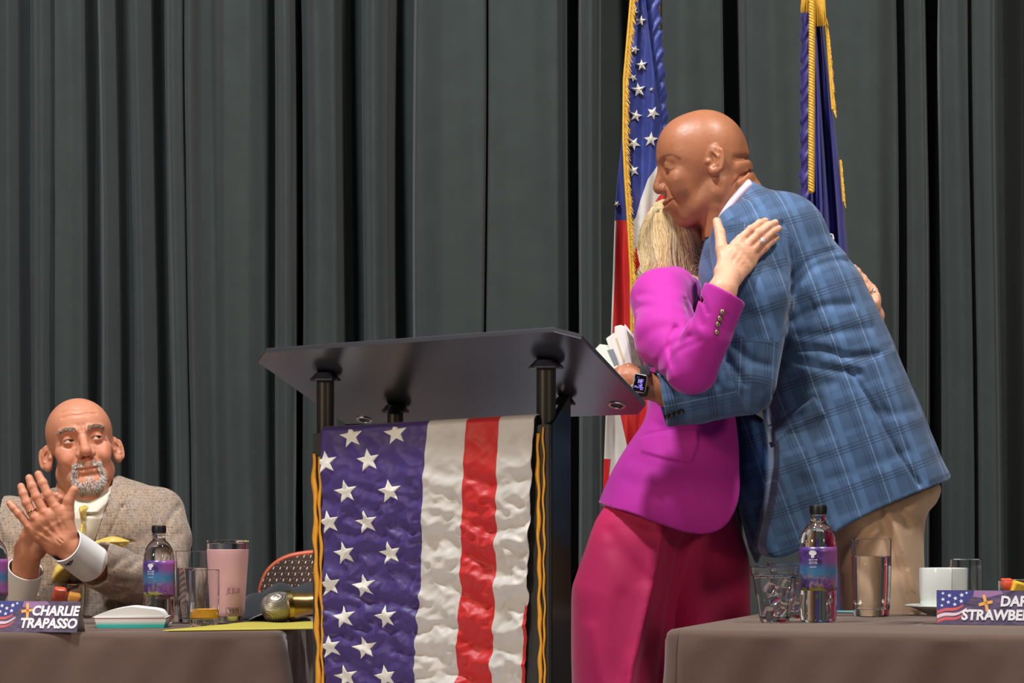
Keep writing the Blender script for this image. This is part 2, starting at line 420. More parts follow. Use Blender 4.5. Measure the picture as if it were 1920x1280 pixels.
def star_mesh(cx, cy, r, rot, surf, lift, rin=.40):
    """five-pointed star, slightly domed, laid on a surface: surf(px, py) -> point, normal"""
    vs = []; fs = []
    c, n = surf(cx, cy); vs.append(c+n*lift*1.6)
    m = 5
    for i in range(10):
        a = math.radians(rot)+i*math.pi/5; rr = r if i % 2 == 0 else r*rin
        p, n = surf(cx+rr*math.cos(a), cy-rr*math.sin(a)); vs.append(p+n*lift)
    for i in range(10): fs.append([0, 1+i, 1+(i+1) % 10])
    for i in range(10):
        a = math.radians(rot)+i*math.pi/5; rr = r if i % 2 == 0 else r*rin
        p, n = surf(cx+rr*math.cos(a), cy-rr*math.sin(a)); vs.append(p-n*.001)
    for i in range(10): fs.append([1+i, 11+i, 11+(i+1) % 10, 1+(i+1) % 10])
    return np.array([tuple(v) for v in vs]), fs
def dsurf(px, py):
    def sv(px, py):
        xl = np.interp(py, [p[0] for p in LE], [p[1] for p in LE]); xr = np.interp(py, [p[0] for p in RE], [p[1] for p in RE])
        s = (px-xl)/(xr-xl); yt = 808-23*s; return s, max(0.0, (py-yt)/(1560-yt))
    s, v = sv(px, py); s = min(1.0, max(0.0, s)); p = Vector(flag_pt(np.array([s]), np.array([v]))[0]); return p, nf
for cx, cy in ((663, 818), (746, 812), (617, 867), (697, 863), (655, 922), (738, 921), (621, 979), (692, 979), (650, 1037), (736, 1037), (622, 1096), (688, 1098), (652, 1156), (730, 1156),
               (624, 1212), (690, 1214), (652, 1268), (728, 1268), (626, 1322), (690, 1322)):
    # dense star so that it follows the creases
    pts = []; nseg = 5
    vs = []; fs = []
    ctr, n0 = dsurf(cx, cy); R = 23.0; rot = math.radians(100)
    rim = []
    for i in range(10):
        a0 = rot+i*math.pi/5; a1 = rot+(i+1)*math.pi/5; r0, r1 = (R, R*.42) if i % 2 == 0 else (R*.42, R)
        p0 = np.array([r0*math.cos(a0), -r0*math.sin(a0)]); p1 = np.array([r1*math.cos(a1), -r1*math.sin(a1)])
        for k in range(nseg): rim.append(p0+(p1-p0)*k/nseg)
    m = len(rim); lv = (0, .3, .6, .85, 1.0)
    vs.append(ctr+n0*.0026)
    for l in lv[1:]:
        for q in rim:
            p, n = dsurf(cx+q[0]*l, cy+q[1]*l); vs.append(p+n*(.0026 if l < 1 else .0008))
    for j in range(m): fs.append([0, 1+j, 1+(j+1) % m])
    for k in range(3):
        for j in range(m): fs.append([1+k*m+j, 1+(k+1)*m+j, 1+(k+1)*m+(j+1) % m, 1+k*m+(j+1) % m])
    o = link('star', np_mesh('star', np.array([tuple(v) for v in vs]), fs), M['star'], dflag)

# ------------------------------------------------------------------ standing flags
M['flagblue'] = satin('flag_blue', L(44, 56, 128)); M['flagindigo'] = satin('flag_indigo', L(46, 44, 132)); M['fringe'] = plain('gold_fringe', L(212, 164, 52), .5, .1, var=.3, vs=150)
YF = 6.15
def cloth_rows(name, xl, xr, y0, y1, region, mats, parent, Y=YF, nu=90, nv=420, folds=None):
    y = np.linspace(y0, y1, nv); U, Yp = np.meshgrid(np.linspace(0, 1, nu), y, indexing='ij')
    a = interp(xl, Yp); b = interp(xr, Yp); X = a+(b-a)*U
    D = folds(X, Yp, U)
    P = np.stack([(X-960)/F*Y*(1+0*D), Y+D, ZC+(HY-Yp)/F*Y], -1)
    P[..., 0] *= (1+D/Y)
    o = sheet(name, P, mats, parent, .0015)
    if region: edges(o, *[e/100 for e in region(X, Yp)])
    def surf(px, py):
        xa, xb = np.interp(py, *np.array(xl).T), np.interp(py, *np.array(xr).T)
        u = np.array((px-xa)/(xb-xa)); d = float(folds(np.array(float(px)), np.array(float(py)), u)); return W(px, py, Y)+Vector(((px-960)/F*d, d, 0)), Vector((0, -1, 0))
    return o, surf
def stand(root, px, Y=YF):
    p = W(px, HY, Y)
    MB().lathe([(0, 0), (.15, 0), (.15, .02), (.06, .05), (.02, .09), (0, .09)], 40, (p.x, p.y, .001)).build('base', M['brass'], root)
    MB().tube([(p.x, p.y, .05), (p.x, p.y, 2.75)], .0105, 16).build('pole', M['brass'], root)
def ruffle(root, pts, mat, Y=YF):
    """cloth sleeve gathered on the pole: uneven puckers"""
    ys = np.linspace(pts[0][0], pts[-1][0], 260); th = np.linspace(0, 2*math.pi, 29)
    P = []
    for y in ys:
        c = np.interp(y, [p[0] for p in pts], [p[1] for p in pts]); r = np.interp(y, [p[0] for p in pts], [p[2] for p in pts])
        row = []
        for t in th:
            rr = r*(1+.13*math.sin(y/5.5+2.2*math.sin(t*1.0+y/60)+t)+.08*math.sin(y/3.1+3*t)*1)
            q = W(c+rr*math.cos(t), y+.5*rr*math.sin(t*2), Y); q.y += rr*math.sin(t)/F*Y*1.0; row.append(tuple(q))
        P.append(row)
    return sheet('pole_sleeve', np.array(P), mat, root, 0)
def fringe_band(root, line, w, Y, n, name='fringe', hang=(1.0, .25)):
    """row of short gold threads along a line, joined into one part"""
    b = MB(); ys = np.linspace(line[0][0], line[-1][0], n); pl = np.array(line)
    for i, y in enumerate(ys):
        x = np.interp(y, pl[:, 0], pl[:, 1]); j = random.uniform(.7, 1.15)
        p0 = W(x, y, Y); p1 = W(x+w*.55*j*hang[0], y+w*j*hang[1]*.8+1, Y-.006); p2 = W(x+w*j*hang[0], y+w*j*hang[1]*2+3, Y-.003+random.uniform(-.006, .004))
        b.tube([p0, p1, p2], [.0016, .0017, .001], 5)
    b.tube([W(np.interp(y, pl[:, 0], pl[:, 1]), y, Y-.003) for y in np.linspace(line[0][0], line[-1][0], 80)], .0035, 6)
    o = b.build(name, M['fringe'], root, autos=80); return tag(o, kind='stuff')
p = W(1234, HY, YF)
us = empty('standing_flag', (p.x, p.y, 0), 0, 'star-spangled flag with gold fringe on a pole, behind the hugging pair', 'flag', 'flags on poles')
stand(us, 1234)
ruffle(us, [(-60, 1219, 16), (0, 1221, 16), (120, 1230, 15), (250, 1240, 13), (420, 1246, 12), (900, 1246, 13)], M['flagblue'])
bxl = [(-60, 1204), (160, 1186), (260, 1166), (330, 1158), (410, 1153), (640, 1145), (780, 1136), (900, 1131), (1200, 1126)]
bxr = [(-60, 1225), (260, 1230), (1200, 1240)]
def breg(X, Y):
    return Y-412, np.minimum(Y-700, 1164+(Y-780)*.21-X), np.minimum(Y-860, 1145-(Y-860)*.1-X), np.minimum(np.minimum(Y-414, 680-Y), interp([(a, b+3) for a, b in bxl], Y)-X)
_, bsurf = cloth_rows('flag_cloth', bxl, bxr, -60, 1200, breg, [stripes('flag_back_layer', (CB, CR, CW, CR, CW))], us, YF+.03, 70, 420,
    lambda X, Y, u: .012*np.sin(X/9+Y/160)+.006*np.sin(X/5-Y/90)+.004*wob(X/12, Y/30, 0, 8)+.02*np.abs(u-.4))
fxl = [(-60, 1196), (0, 1189), (150, 1174), (260, 1172), (330, 1176), (420, 1183), (520, 1187), (700, 1190), (1200, 1194)]
fxr = [(-60, 1206), (0, 1210), (120, 1224), (250, 1242), (330, 1262), (1200, 1290)]
B1 = [(1150, 470), (1192, 408), (1200, 377), (1215, 336), (1240, 300), (1300, 235)]; B2 = [(1150, 520), (1190, 472), (1202, 435), (1216, 395), (1236, 368), (1300, 320)]
B3 = [(1150, 600), (1190, 525), (1202, 490), (1212, 462), (1240, 430), (1300, 400)]; B4 = [(1150, 700), (1300, 560)]
def freg(X, Y):
    return Y-interp(B1, X), Y-interp(B2, X), Y-interp(B3, X), Y-interp(B4, X)
fc, fsurf = cloth_rows('flag_cloth', fxl, fxr, -60, 1200, freg, [stripes('flag_front_layer', (CB, CW, CR, CW, CR))], us, YF-.03, 90, 460,
    lambda X, Y, u: .010*np.sin(X/8.5-Y/130)+.006*np.sin(X/4.5+Y/70)+.005*np.sin(u*9+Y/45)+.003*wob(X/10, Y/22, 0, 8))
for sx, sy, r, rot in ((1189, 20, 8, 120), (1201, 40, 10, 150), (1190, 93, 9, 70), (1203, 122, 11, 95), (1187, 146, 8, 120), (1197, 168, 14, 100), (1221, 170, 4, 160), (1192, 217, 12, 80), (1224, 214, 13, 65),
                       (1220, 263, 14, 85), (1188, 270, 13, 60), (1187, 321, 12, 110)):
    v, f = star_mesh(sx, sy, r, rot, fsurf, .007); link('star', np_mesh('star', v, f, False), M['star'], us)
v, f = star_mesh(1157, 382, 6, 60, bsurf, .007); link('star', np_mesh('star', v, f, False), M['star'], us)
fringe_band(us, [(-40, 1186), (0, 1183), (150, 1170), (260, 1169), (330, 1172), (420, 1178), (520, 1183), (640, 1184)], 11, YF-.055, 230, hang=(1.0, .35))
p = W(1513, HY, YF)
nv_ = empty('standing_flag', (p.x, p.y, 0), 0, 'plain indigo flag with gold cord and tassels behind the man in the blue jacket', 'flag', 'flags on poles')
stand(nv_, 1512)
M['sleeveind'] = satin('flag_dark_indigo', L(44, 36, 104))
ruffle(nv_, [(18, 1514, 11), (120, 1513, 12.5), (300, 1512, 12.5), (420, 1511, 12.5), (1000, 1511, 13)], M['sleeveind'])
nxl = [(-60, 1518), (0, 1520), (400, 1521), (1200, 1523)]; nxr = [(-60, 1536), (0, 1538), (60, 1544), (200, 1561), (300, 1573), (400, 1583), (480, 1590), (1200, 1630)]
cloth_rows('flag_cloth', nxl, nxr, -60, 1150, None, [M['flagindigo']], nv_, YF-.02, 80, 260,
    lambda X, Y, u: .02*np.sin(u*13+.6*np.sin(Y/90))+.012*np.sin(u*27)+.003*wob(X/9, Y/40, 0, 7))
fringe_band(nv_, [(30, 1546), (90, 1552), (150, 1557), (205, 1561)], 8, YF-.045, 70, hang=(.9, .9))
fringe_band(nv_, [(300, 1576), (340, 1579), (378, 1582)], 5, YF-.045, 26, hang=(.7, .8))
b = MB()                                                    # tassel heads at the finial
for i in range(60):
    x = random.uniform(1503, 1518); l = random.uniform(16, 24); b.tube([W(x, -30, YF-.06), W(x+1, -4, YF-.075), W(x+random.uniform(-3, 1), l, YF-.06)], [.002, .002, .0013], 5)
for i in range(70):
    x = random.uniform(1528, 1546); l = random.uniform(34, 50); b.tube([W(x-6, -30, YF-.06), W(x, 2, YF-.08), W(x+random.uniform(-2, 4), l, YF-.06)], [.002, .002, .0013], 5)
tag(b.build('tassel', M['fringe'], nv_, autos=80), kind='stuff')
# twisted cord
b = MB()
for ph in (0, 2.09, 4.19):
    b.tube([W(1523-1.8*t, -40+400*t, YF-.085)+Vector((.0045*math.cos(t*150+ph), .0045*math.sin(t*150+ph), 0)) for t in np.linspace(0, 1, 420)], .0046, 6)
b.build('cord', M['fringe'], nv_, autos=80)
# part of a white emblem on the indigo cloth
pts = [(1549, 444), (1555, 438), (1561, 440), (1563, 447), (1560, 455), (1566, 462)]
MB().tube([W(x, y, YF-.052) for x, y in pts], .0022, 6).build('printed_emblem', M['star'], nv_)
# ------------------------------------------------------------------ body modelling: signed distance fields turned into meshes
def smin(a, b, k):
    if k <= 0: return np.minimum(a, b)
    h = np.clip(.5+.5*(b-a)/k, 0, 1); return b+(a-b)*h-k*h*(1-h)
SC = 1.0      # body size: radii, depths and blends of the figure being built are multiplied by it
class G:
    def __init__(s, lo, hi, h):
        h = h*SC
        s.lo = np.array(lo, float); s.h = h; s.n = np.ceil((np.array(hi)-s.lo)/h).astype(int)+1
        s.ax = [(s.lo[i]+h*np.arange(s.n[i])).astype(np.float32) for i in range(3)]
        s.f = np.full(s.n, .5, np.float32)
    def sl(s, lo, hi, m):
        a = np.clip(np.floor((np.array(lo)-m-s.lo)/s.h).astype(int), 0, s.n); b = np.clip(np.ceil((np.array(hi)+m-s.lo)/s.h).astype(int)+1, 0, s.n)
        return tuple(slice(x, max(x, y)) for x, y in zip(a, b))
    def xyz(s, sl): return s.ax[0][sl[0]][:, None, None], s.ax[1][sl[1]][None, :, None], s.ax[2][sl[2]][None, None, :]
    def op(s, fn, lo, hi, k=.0, sub=False):
        k = k*SC
        sl = s.sl(lo, hi, k*1.2+2.5*s.h)
        if any(x.stop <= x.start for x in sl): return s
        d = fn(*s.xyz(sl)).astype(np.float32)
        s.f[sl] = -smin(-s.f[sl], d, k) if sub else smin(s.f[sl], d, k)
        return s
    def ell(s, c, r, k=.0, sub=False, R=None):
        c = np.array(c, float); r = np.array(r if hasattr(r, '__len__') else (r,)*3, float)*SC
        R = None if R is None else np.array(R)
        m = r if R is None else np.full(3, r.max())
        return s.op(lambda X, Y, Z: d_ell(X, Y, Z, c, r, R), c-m, c+m, k, sub)
    def cap(s, a, b, ra, rb, k=.0, sub=False, sq=None):
        a, b = np.array(a, float), np.array(b, float); ra, rb = ra*SC, rb*SC; m = max(ra, rb)
        return s.op(lambda X, Y, Z: d_cap(X, Y, Z, a, b, ra, rb), np.minimum(a, b)-m, np.maximum(a, b)+m, k, sub)
    def chain(s, pts, rs, k=.0, sub=False, k2=None):
        """a limb of tapered segments, joined smoothly to itself, then to the body with blend k"""
        pts = [np.array(p, float) for p in pts]; rs = [r*SC for r in (rs if hasattr(rs, '__len__') else [rs]*len(pts))]
        m = max(rs); lo = np.min(pts, 0)-m; hi = np.max(pts, 0)+m; k2 = (.004 if k2 is None else k2)*SC
        def fn(X, Y, Z):
            d = None
            for i in range(len(pts)-1):
                e = d_cap(X, Y, Z, pts[i], pts[i+1], rs[i], rs[i+1]); d = e if d is None else smin(d, e, k2)
            return d
        return s.op(fn, lo, hi, k, sub)
    def inflate(s, poly, y0, Rr, T, k=.0, sub=False, blur=2):
        """solid with the outline poly (x, z) and a rounded thickness T either side of y0; Rr = width of the rounding"""
        poly = np.array(poly, float); Rr = Rr*SC
        yy = y0 if not callable(y0) else 0
        sl = s.sl((poly[:, 0].min(), -9, poly[:, 1].min()), (poly[:, 0].max(), 99, poly[:, 1].max()), max(k, .0)+3*s.h)
        X = s.ax[0][sl[0]][:, None]; Z = s.ax[2][sl[2]][None, :]
        ins = -poly_sd(poly, X, Z)
        for _ in range(blur):
            p = np.pad(ins, 1, mode='edge'); ins2 = (p[:-2, 1:-1]+p[2:, 1:-1]+p[1:-1, :-2]+p[1:-1, 2:])/4; ins = np.where(ins > 2.5*s.h, ins2, ins)
        Tv = (T(X, Z) if callable(T) else T)*SC; Yv = y0(X, Z) if callable(y0) else y0
        q = np.maximum(Rr-ins, 0)/Rr
        sc = np.minimum(Rr, Tv)
        Y = s.ax[1][sl[1]][None, :, None]
        ex = lambda v: v[:, None, :] if np.ndim(v) == 2 else v
        d = (np.sqrt(ex(q*q)+((Y-ex(Yv))/ex(Tv))**2)-1)*ex(sc)
        k = k*SC; s.f[sl] = -smin(-s.f[sl], d.astype(np.float32), k) if sub else smin(s.f[sl], d.astype(np.float32), k)
        return s
    def disp(s, field, yr=None):
        """field(X2, Z2) added to the surface (positive = groove); yr limits it to depths below yr"""
        X = s.ax[0][:, None]; Z = s.ax[2][None, :]; f = field(X, Z).astype(np.float32)[:, None, :]
        if yr is None: s.f += f
        else: s.f += f*np.clip((yr-s.ax[1])/.03, 0, 1).astype(np.float32)[None, :, None]
        return s
    def noise(s, amp, freq, seed=0, n=9):
        X, Y, Z = s.ax[0][:, None, None]*freq, s.ax[1][None, :, None]*freq, s.ax[2][None, None, :]*freq
        r = 0
        for i in range(n):
            k = _nk[(i+seed) % 24].astype(np.float32); r = r+np.sin(k[0]*X+k[1]*Y+k[2]*Z+np.float32(_np[(i*3+seed) % 24]))
        s.f += (amp*SC/n*1.6)*r; return s
    def mesh(s): return surface_nets(s.f, s.lo, s.h)
def d_ell(X, Y, Z, c, r, R=None):
    x, y, z = X-c[0], Y-c[1], Z-c[2]
    if R is not None: x, y, z = R[0, 0]*x+R[0, 1]*y+R[0, 2]*z, R[1, 0]*x+R[1, 1]*y+R[1, 2]*z, R[2, 0]*x+R[2, 1]*y+R[2, 2]*z
    k0 = np.sqrt((x/r[0])**2+(y/r[1])**2+(z/r[2])**2); k1 = np.sqrt((x/r[0]**2)**2+(y/r[1]**2)**2+(z/r[2]**2)**2)+1e-9
    return np.where(k0 < .2, -min(r)*(1-k0), k0*(k0-1)/k1)
def d_cap(X, Y, Z, a, b, ra, rb):
    ab = b-a; L2 = max(float(ab@ab), 1e-12)
    t = np.clip(((X-a[0])*ab[0]+(Y-a[1])*ab[1]+(Z-a[2])*ab[2])/L2, 0, 1)
    return np.sqrt((X-a[0]-t*ab[0])**2+(Y-a[1]-t*ab[1])**2+(Z-a[2]-t*ab[2])**2)-(ra+(rb-ra)*t)
def poly_sd(poly, X, Z):
    X, Z = np.broadcast_arrays(X, Z); d = np.full(X.shape, 1e9); inside = np.zeros(X.shape, bool)
    n = len(poly)
    for i in range(n):
        a, b = poly[i], poly[(i+1) % n]; e = b-a; L2 = e@e+1e-12
        t = np.clip(((X-a[0])*e[0]+(Z-a[1])*e[1])/L2, 0, 1)
        d = np.minimum(d, (X-a[0]-t*e[0])**2+(Z-a[1]-t*e[1])**2)
        c = ((a[1] > Z) != (b[1] > Z)) & (X < e[0]*(Z-a[1])/(e[1] if abs(e[1]) > 1e-12 else 1e-12)+a[0])
        inside ^= c
    d = np.sqrt(d); return np.where(inside, -d, d)
def line_d(pts, X, Z):
    pts = np.array(pts, float); d = 1e9
    for a, b in zip(pts, pts[1:]):
        e = b-a; t = np.clip(((X-a[0])*e[0]+(Z-a[1])*e[1])/(e@e+1e-12), 0, 1)
        d = np.minimum(d, (X-a[0]-t*e[0])**2+(Z-a[1]-t*e[1])**2)
    return np.sqrt(d)
def smooth_poly(pts, closed=True, m=5):
    """Catmull-Rom through the points"""
    p = np.array(pts, float); n = len(p); out = []
    rng_ = range(n) if closed else range(n-1)
    for i in rng_:
        g = (lambda j: p[j % n]) if closed else (lambda j: p[min(max(j, 0), n-1)])
        p0, p1, p2, p3 = g(i-1), g(i), g(i+1), g(i+2)
        for t in np.arange(m)/m:
            out.append(.5*((2*p1)+(-p0+p2)*t+(2*p0-5*p1+4*p2-p3)*t*t+(-p0+3*p1-3*p2+p3)*t**3))
    if not closed: out.append(p[-1])
    return np.array(out)
def surface_nets(f, lo, h):
    ng = f < 0
    cnt = np.zeros(tuple(np.array(f.shape)-1), np.int8)
    cor = [(i, j, k) for i in (0, 1) for j in (0, 1) for k in (0, 1)]
    n0, n1, n2 = f.shape
    for i, j, k in cor: cnt += ng[i:n0-1+i, j:n1-1+j, k:n2-1+k]
    act = np.argwhere((cnt > 0) & (cnt < 8))
    ids = np.full(cnt.shape, -1, np.int32); ids[tuple(act.T)] = np.arange(len(act))
    V = np.stack([f[act[:, 0]+i, act[:, 1]+j, act[:, 2]+k] for i, j, k in cor], 1)
    C = np.array(cor, float); acc = np.zeros((len(act), 3)); num = np.zeros(len(act))
    for a in range(8):
        for b in range(a+1, 8):
            if np.abs(C[a]-C[b]).sum() != 1: continue
            va, vb = V[:, a], V[:, b]; m = (va < 0) != (vb < 0)
            t = np.where(m, va/np.where(m, va-vb, 1), 0); acc += m[:, None]*(C[a]+(C[b]-C[a])*t[:, None]); num += m
    v = lo+(act+acc/num[:, None])*h
    quads = []
    for ax in range(3):
        sa = [slice(None)]*3; sb = [slice(None)]*3; sa[ax] = slice(0, -1); sb[ax] = slice(1, None)
        A, B = ng[tuple(sa)], ng[tuple(sb)]; e = np.argwhere(A != B); flip = A[tuple(e.T)]
        u, w = (ax+1) % 3, (ax+2) % 3
        ok = (e[:, u] > 0) & (e[:, w] > 0) & (e[:, u] < cnt.shape[u]) & (e[:, w] < cnt.shape[w]); e, flip = e[ok], flip[ok]
        def at(du, dw):
            q = e.copy(); q[:, u] += du; q[:, w] += dw; return ids[tuple(q.T)]
        q = np.stack([at(-1, -1), at(0, -1), at(0, 0), at(-1, 0)], 1)
        q[~flip] = q[~flip][:, ::-1]; quads.append(q)
    q = np.concatenate(quads); q = q[(q >= 0).all(1)]
    used = np.unique(q); new = np.full(len(v), -1); new[used] = np.arange(len(used))
    return v[used], new[q]
def relax(v, q, it=2, w=.5):
    """light smoothing of the mesh"""
    n = len(v)
    for _ in range(it):
        acc = np.zeros((n, 3)); c = np.zeros(n)
        for a, b in ((0, 1), (1, 2), (2, 3), (3, 0)):
            for i, j in ((a, b), (b, a)):
                for d in range(3): acc[:, d] += np.bincount(q[:, i], v[q[:, j], d], n)
                c += np.bincount(q[:, i], minlength=n)
        v = v*(1-w)+w*acc/np.maximum(c, 1)[:, None]
    return v
def join(parts):
    """[(v, q, colour)] -> one set of arrays"""
    vs, qs, cs, o = [], [], [], 0
    for v, q, c in parts: vs.append(v); qs.append(q+o); cs.append(c); o += len(v)
    return np.concatenate(vs), np.concatenate(qs), np.concatenate(cs)
def skin(name, col, rough=.42, blotch=.10):
    g = N(name); o = g.coord(); t = g.attr('tint', 'Color')
    n1 = g.noise(22, 4); n2 = g.noise(95, 3)
    base = g.mix(n1, tuple(v*(1-blotch) for v in col[:3])+(1,), (min(1, col[0]*(1+blotch)), col[1]*(1+blotch*.8), col[2]*(1+blotch*.7), 1))
    base = g.mix(g.ramp(n2, .62, .8, 0, .22), base, tuple(v*.6 for v in col[:3])+(1,))
    c = g.mix(1.0, base, t, 'MULTIPLY')
    g.p(Base_Color=c, Roughness=g.ramp(n2, .2, .8, rough, rough+.16))
    g.b.inputs['Subsurface Weight'].default_value = .12; g.b.inputs['Subsurface Radius'].default_value = (.9, .35, .2); g.b.inputs['Subsurface Scale'].default_value = .006
    g.b.inputs['Specular IOR Level'].default_value = .45
    g.bump(g.math('ADD', g.noise(420, 3), g.math('MULTIPLY', g.noise(90, 4), 1.6)), .28, .0009); return g.m
def suit(name, col, rough=.75, sheen=.3, var=.08):
    g = N(name); n = g.noise(10, 5)
    c = g.mix(n, tuple(v*(1-var) for v in col[:3])+(1,), tuple(min(1, v*(1+var)) for v in col[:3])+(1,))
    g.p(Base_Color=c, Roughness=rough); g.b.inputs['Sheen Weight'].default_value = sheen; g.b.inputs['Sheen Roughness'].default_value = .4
    g.b.inputs['Specular IOR Level'].default_value = .3
    g.bump(g.noise(900, 2), .12, .0005); return g.m

# ------------------------------------------------------------------ heads, in a frame of their own: X to the person's left, Y forward, Z up, origin between the ears
HEAD = dict(
    cranium=((0, 0, .045), (.077, .095, .083)), forehead=((0, .035, .050), (.064, .060, .058)), mid=((0, .038, -.025), (.062, .055, .075)),
    cheek=((.045, .062, -.012), .022), jaw=((.056, .010, -.052), (.024, .072, -.088), .022, .019), chin=((0, .080, -.094), .020),
    brow=((.011, .094, .031), (.046, .078, .033), .0095), nose=((0, .091, .016), (0, .116, -.022), .0085, .0115), tip=((0, .1185, -.025), .0125),
    ala=((.0135, .105, -.029), .0095), nostril=((.0072, .110, -.0375), .0045), maxilla=((0, .083, -.055), (.032, .021, .024)),
    socket=((.034, .103, .010), .018), eye=((.033, .077, .011), .0128), slit=(.0125, .013, .0042), slit_dz=-.001,
    ulip=((.027, .084, -.060), (.013, .097, -.0585), (0, .1005, -.060)), llip=((.025, .084, -.063), (.012, .0945, -.069), (0, .097, -.071)),
    mouth=((.030, .085, -.0595), (.014, .101, -.0635), (0, .106, -.065)), lipr=.0055,
    fold=((.020, .104, -.026), (.034, .091, -.046), (.037, .082, -.064)), foldr=.0030, puff=((.041, .072, -.033), .020),
    ear=(.080, -.008, -.002), ear_tilt=.15, ear_yaw=.45, ear_r=(.008, .019, .031), neck=((0, -.022, -.06), (0, -.035, -.20), .057, .062))
def head(D, h, lo=(-.11, -.13, -.21), hi=(.11, .15, .15), extra=None, wrinkles=()):
    lo = np.array(lo); hi = np.array(hi)
    global SC; old, SC = SC, 1.0; g = G(lo, hi, h); SC = old
    g.ax[0] = np.abs(g.ax[0])           # everything is built on both sides at once
    full = lambda *a, **k: None
    def wrap(fn, k=0.0, sub=False):
        d = fn(*[g.ax[0][:, None, None], g.ax[1][None, :, None], g.ax[2][None, None, :]]).astype(np.float32)
        g.f = -smin(-g.f, d, k) if sub else smin(g.f, d, k)
    g.f[:] = .5
    E = lambda c, r, k, sub=False, R=None: wrap(lambda X, Y, Z: d_ell(X, Y, Z, np.array(c, float), np.array(r if hasattr(r, '__len__') else (r,)*3, float), R), k, sub)
    Cp = lambda a, b, ra, rb, k, sub=False: wrap(lambda X, Y, Z: d_cap(X, Y, Z, np.array(a, float), np.array(b, float), ra, rb), k, sub)
    def Ch(pts, rs, k, sub=False, k2=.003):
        rs = rs if hasattr(rs, '__len__') else [rs]*len(pts)
        def fn(X, Y, Z):
            d = None
            for i in range(len(pts)-1):
                e = d_cap(X, Y, Z, np.array(pts[i], float), np.array(pts[i+1], float), rs[i], rs[i+1]); d = e if d is None else smin(d, e, k2)
            return d
        wrap(fn, k, sub)
    def snap(p, off=0.0):
        p = np.array(p, float).copy()
        for _ in range(6):
            i = [int(np.clip(round((p[a]-lo[a])/h), 1, g.n[a]-2)) for a in range(3)]
            f = g.f; gr = np.array([(f[i[0]+1, i[1], i[2]]-f[i[0]-1, i[1], i[2]]), (f[i[0], i[1]+1, i[2]]-f[i[0], i[1]-1, i[2]]), (f[i[0], i[1], i[2]+1]-f[i[0], i[1], i[2]-1])])/(2*h)
            q = np.array([lo[a]+h*i[a] for a in range(3)]); val = f[tuple(i)]+gr@(p-q); n2 = gr@gr+1e-6; p = p-gr*np.clip((val-off)/n2, -.006, .006)
        return p
    def snapc(pts, off=0.0, keep_last=False): return [snap(p, off) if not (keep_last and k == len(pts)-1) else np.array(p, float) for k, p in enumerate(pts)]
    E(*D['cranium'], 0); E(*D['forehead'], .016); E(*D['mid'], .018)
    n = D['neck']; Cp(n[0], n[1], n[2], n[3], .03)
    E(*D['cheek'], .014); j = D['jaw']; Cp(j[0], j[1], j[2], j[3], .022); E(*D['chin'], .014)
    E(*D['puff'], .012); b = D['brow']; Cp(b[0], b[1], b[2], b[2]*.85, .009)
    E(*D['maxilla'], .012); E(*D['socket'], .010, True)
    n = D['nose']; Cp(n[0], n[1], n[2], n[3], .010); E(*D['tip'], .006); E(*D['ala'], .005)
    E(*D['nostril'], .003, True)
    Ch(snapc(D['fold'], .0006), [D['foldr']*.7, D['foldr']*.8, D['foldr']*.45], .008, True)
    r = D['lipr']; UL = snapc(D['ulip'], -.0020, True); LLp = snapc(D['llip'], -.0022, True)
    Ch(UL, [r*.45, r*.90, r*.9], .0035); Ch(LLp, [r*.45, r*1.0, r*1.15], .0035)
    ML = snapc(D['mouth'], .0, True); mid_ = snap((ML[0]*.5+ML[1]*.5), .0); Ch([ML[0], mid_, ML[1], ML[2]], [.0013, .0018, .0020, .0020], .0028, True)
    # eyelids over the ball, then the opening between them
    ec, er = np.array(D['eye'][0]), D['eye'][1]
    E(ec+np.array((0, .0005, .0)), er*(1.17 if D.get('lash', 1) else 1.06), .004 if D.get('lash', 1) else .008)
    Ch([ec+np.array((dx, np.sqrt(max(0, (er*1.17)**2-dx*dx-.0075**2)), .0078-abs(dx)*.22)) for dx in (-.010, -.005, 0, .005, .010)], .0014, .003)
    sc = ec+np.array((0, er*1.05, D['slit_dz']))
    if D.get('lash', 1): E(sc, D['slit'], .0012, True); E(ec, er*.97, .0, True)
    # ear: a tilted plate with a rolled rim and a hollow
    e = np.array(D['ear']); ct, st = math.cos(D['ear_tilt']), math.sin(D['ear_tilt']); cy, sy = math.cos(D['ear_yaw']), math.sin(D['ear_yaw'])
    # local ear axes: w across thickness, a along front-back, b up
    aax = np.array((sy, -cy, 0)); bax = np.array((0, st*-1, ct)); bax = bax-aax*(aax@bax); bax /= np.linalg.norm(bax); wax = np.cross(aax, bax)
    if wax[0] < 0: wax = -wax
    Re = np.stack([wax, aax, bax]); rr = D['ear_r']
    E(e, rr, .006, R=Re)
    rim = [e+aax*rr[1]*.92*math.cos(t)*(1.0)+bax*rr[2]*.94*math.sin(t)+wax*.003 for t in np.linspace(-2.3+math.pi*1.0, -.9, 12)]
    lobe = e-bax*rr[2]*.78-aax*.002+wax*.001
    E(lobe, .0085, .008)
    E(e+wax*rr[0]*.95-aax*.002+bax*.001, (rr[0]*.75, rr[1]*.62, rr[2]*.60), .004, True, Re)
    Ch(rim, [.0030]+[.0040]*10+[.003], .0025)
    Ch([e-aax*.004+bax*.017+wax*.004, e+aax*.007+bax*.006+wax*.005, e+aax*.006-bax*.010+wax*.004, e-aax*.002-bax*.015+wax*.004], .0028, .003)   # inner fold
    E(e-aax*rr[1]*.75-bax*.004+wax*.003, .0052, .005)                                                       # tragus
    for pts, rw, kk in wrinkles: Ch(snapc(pts, .0004), rw, kk, True)
    if extra: extra(Ch, E, Cp)
    g.ax[0] = (g.lo[0]+h*np.arange(g.n[0])).astype(np.float32)
    v, q = g.mesh(); 
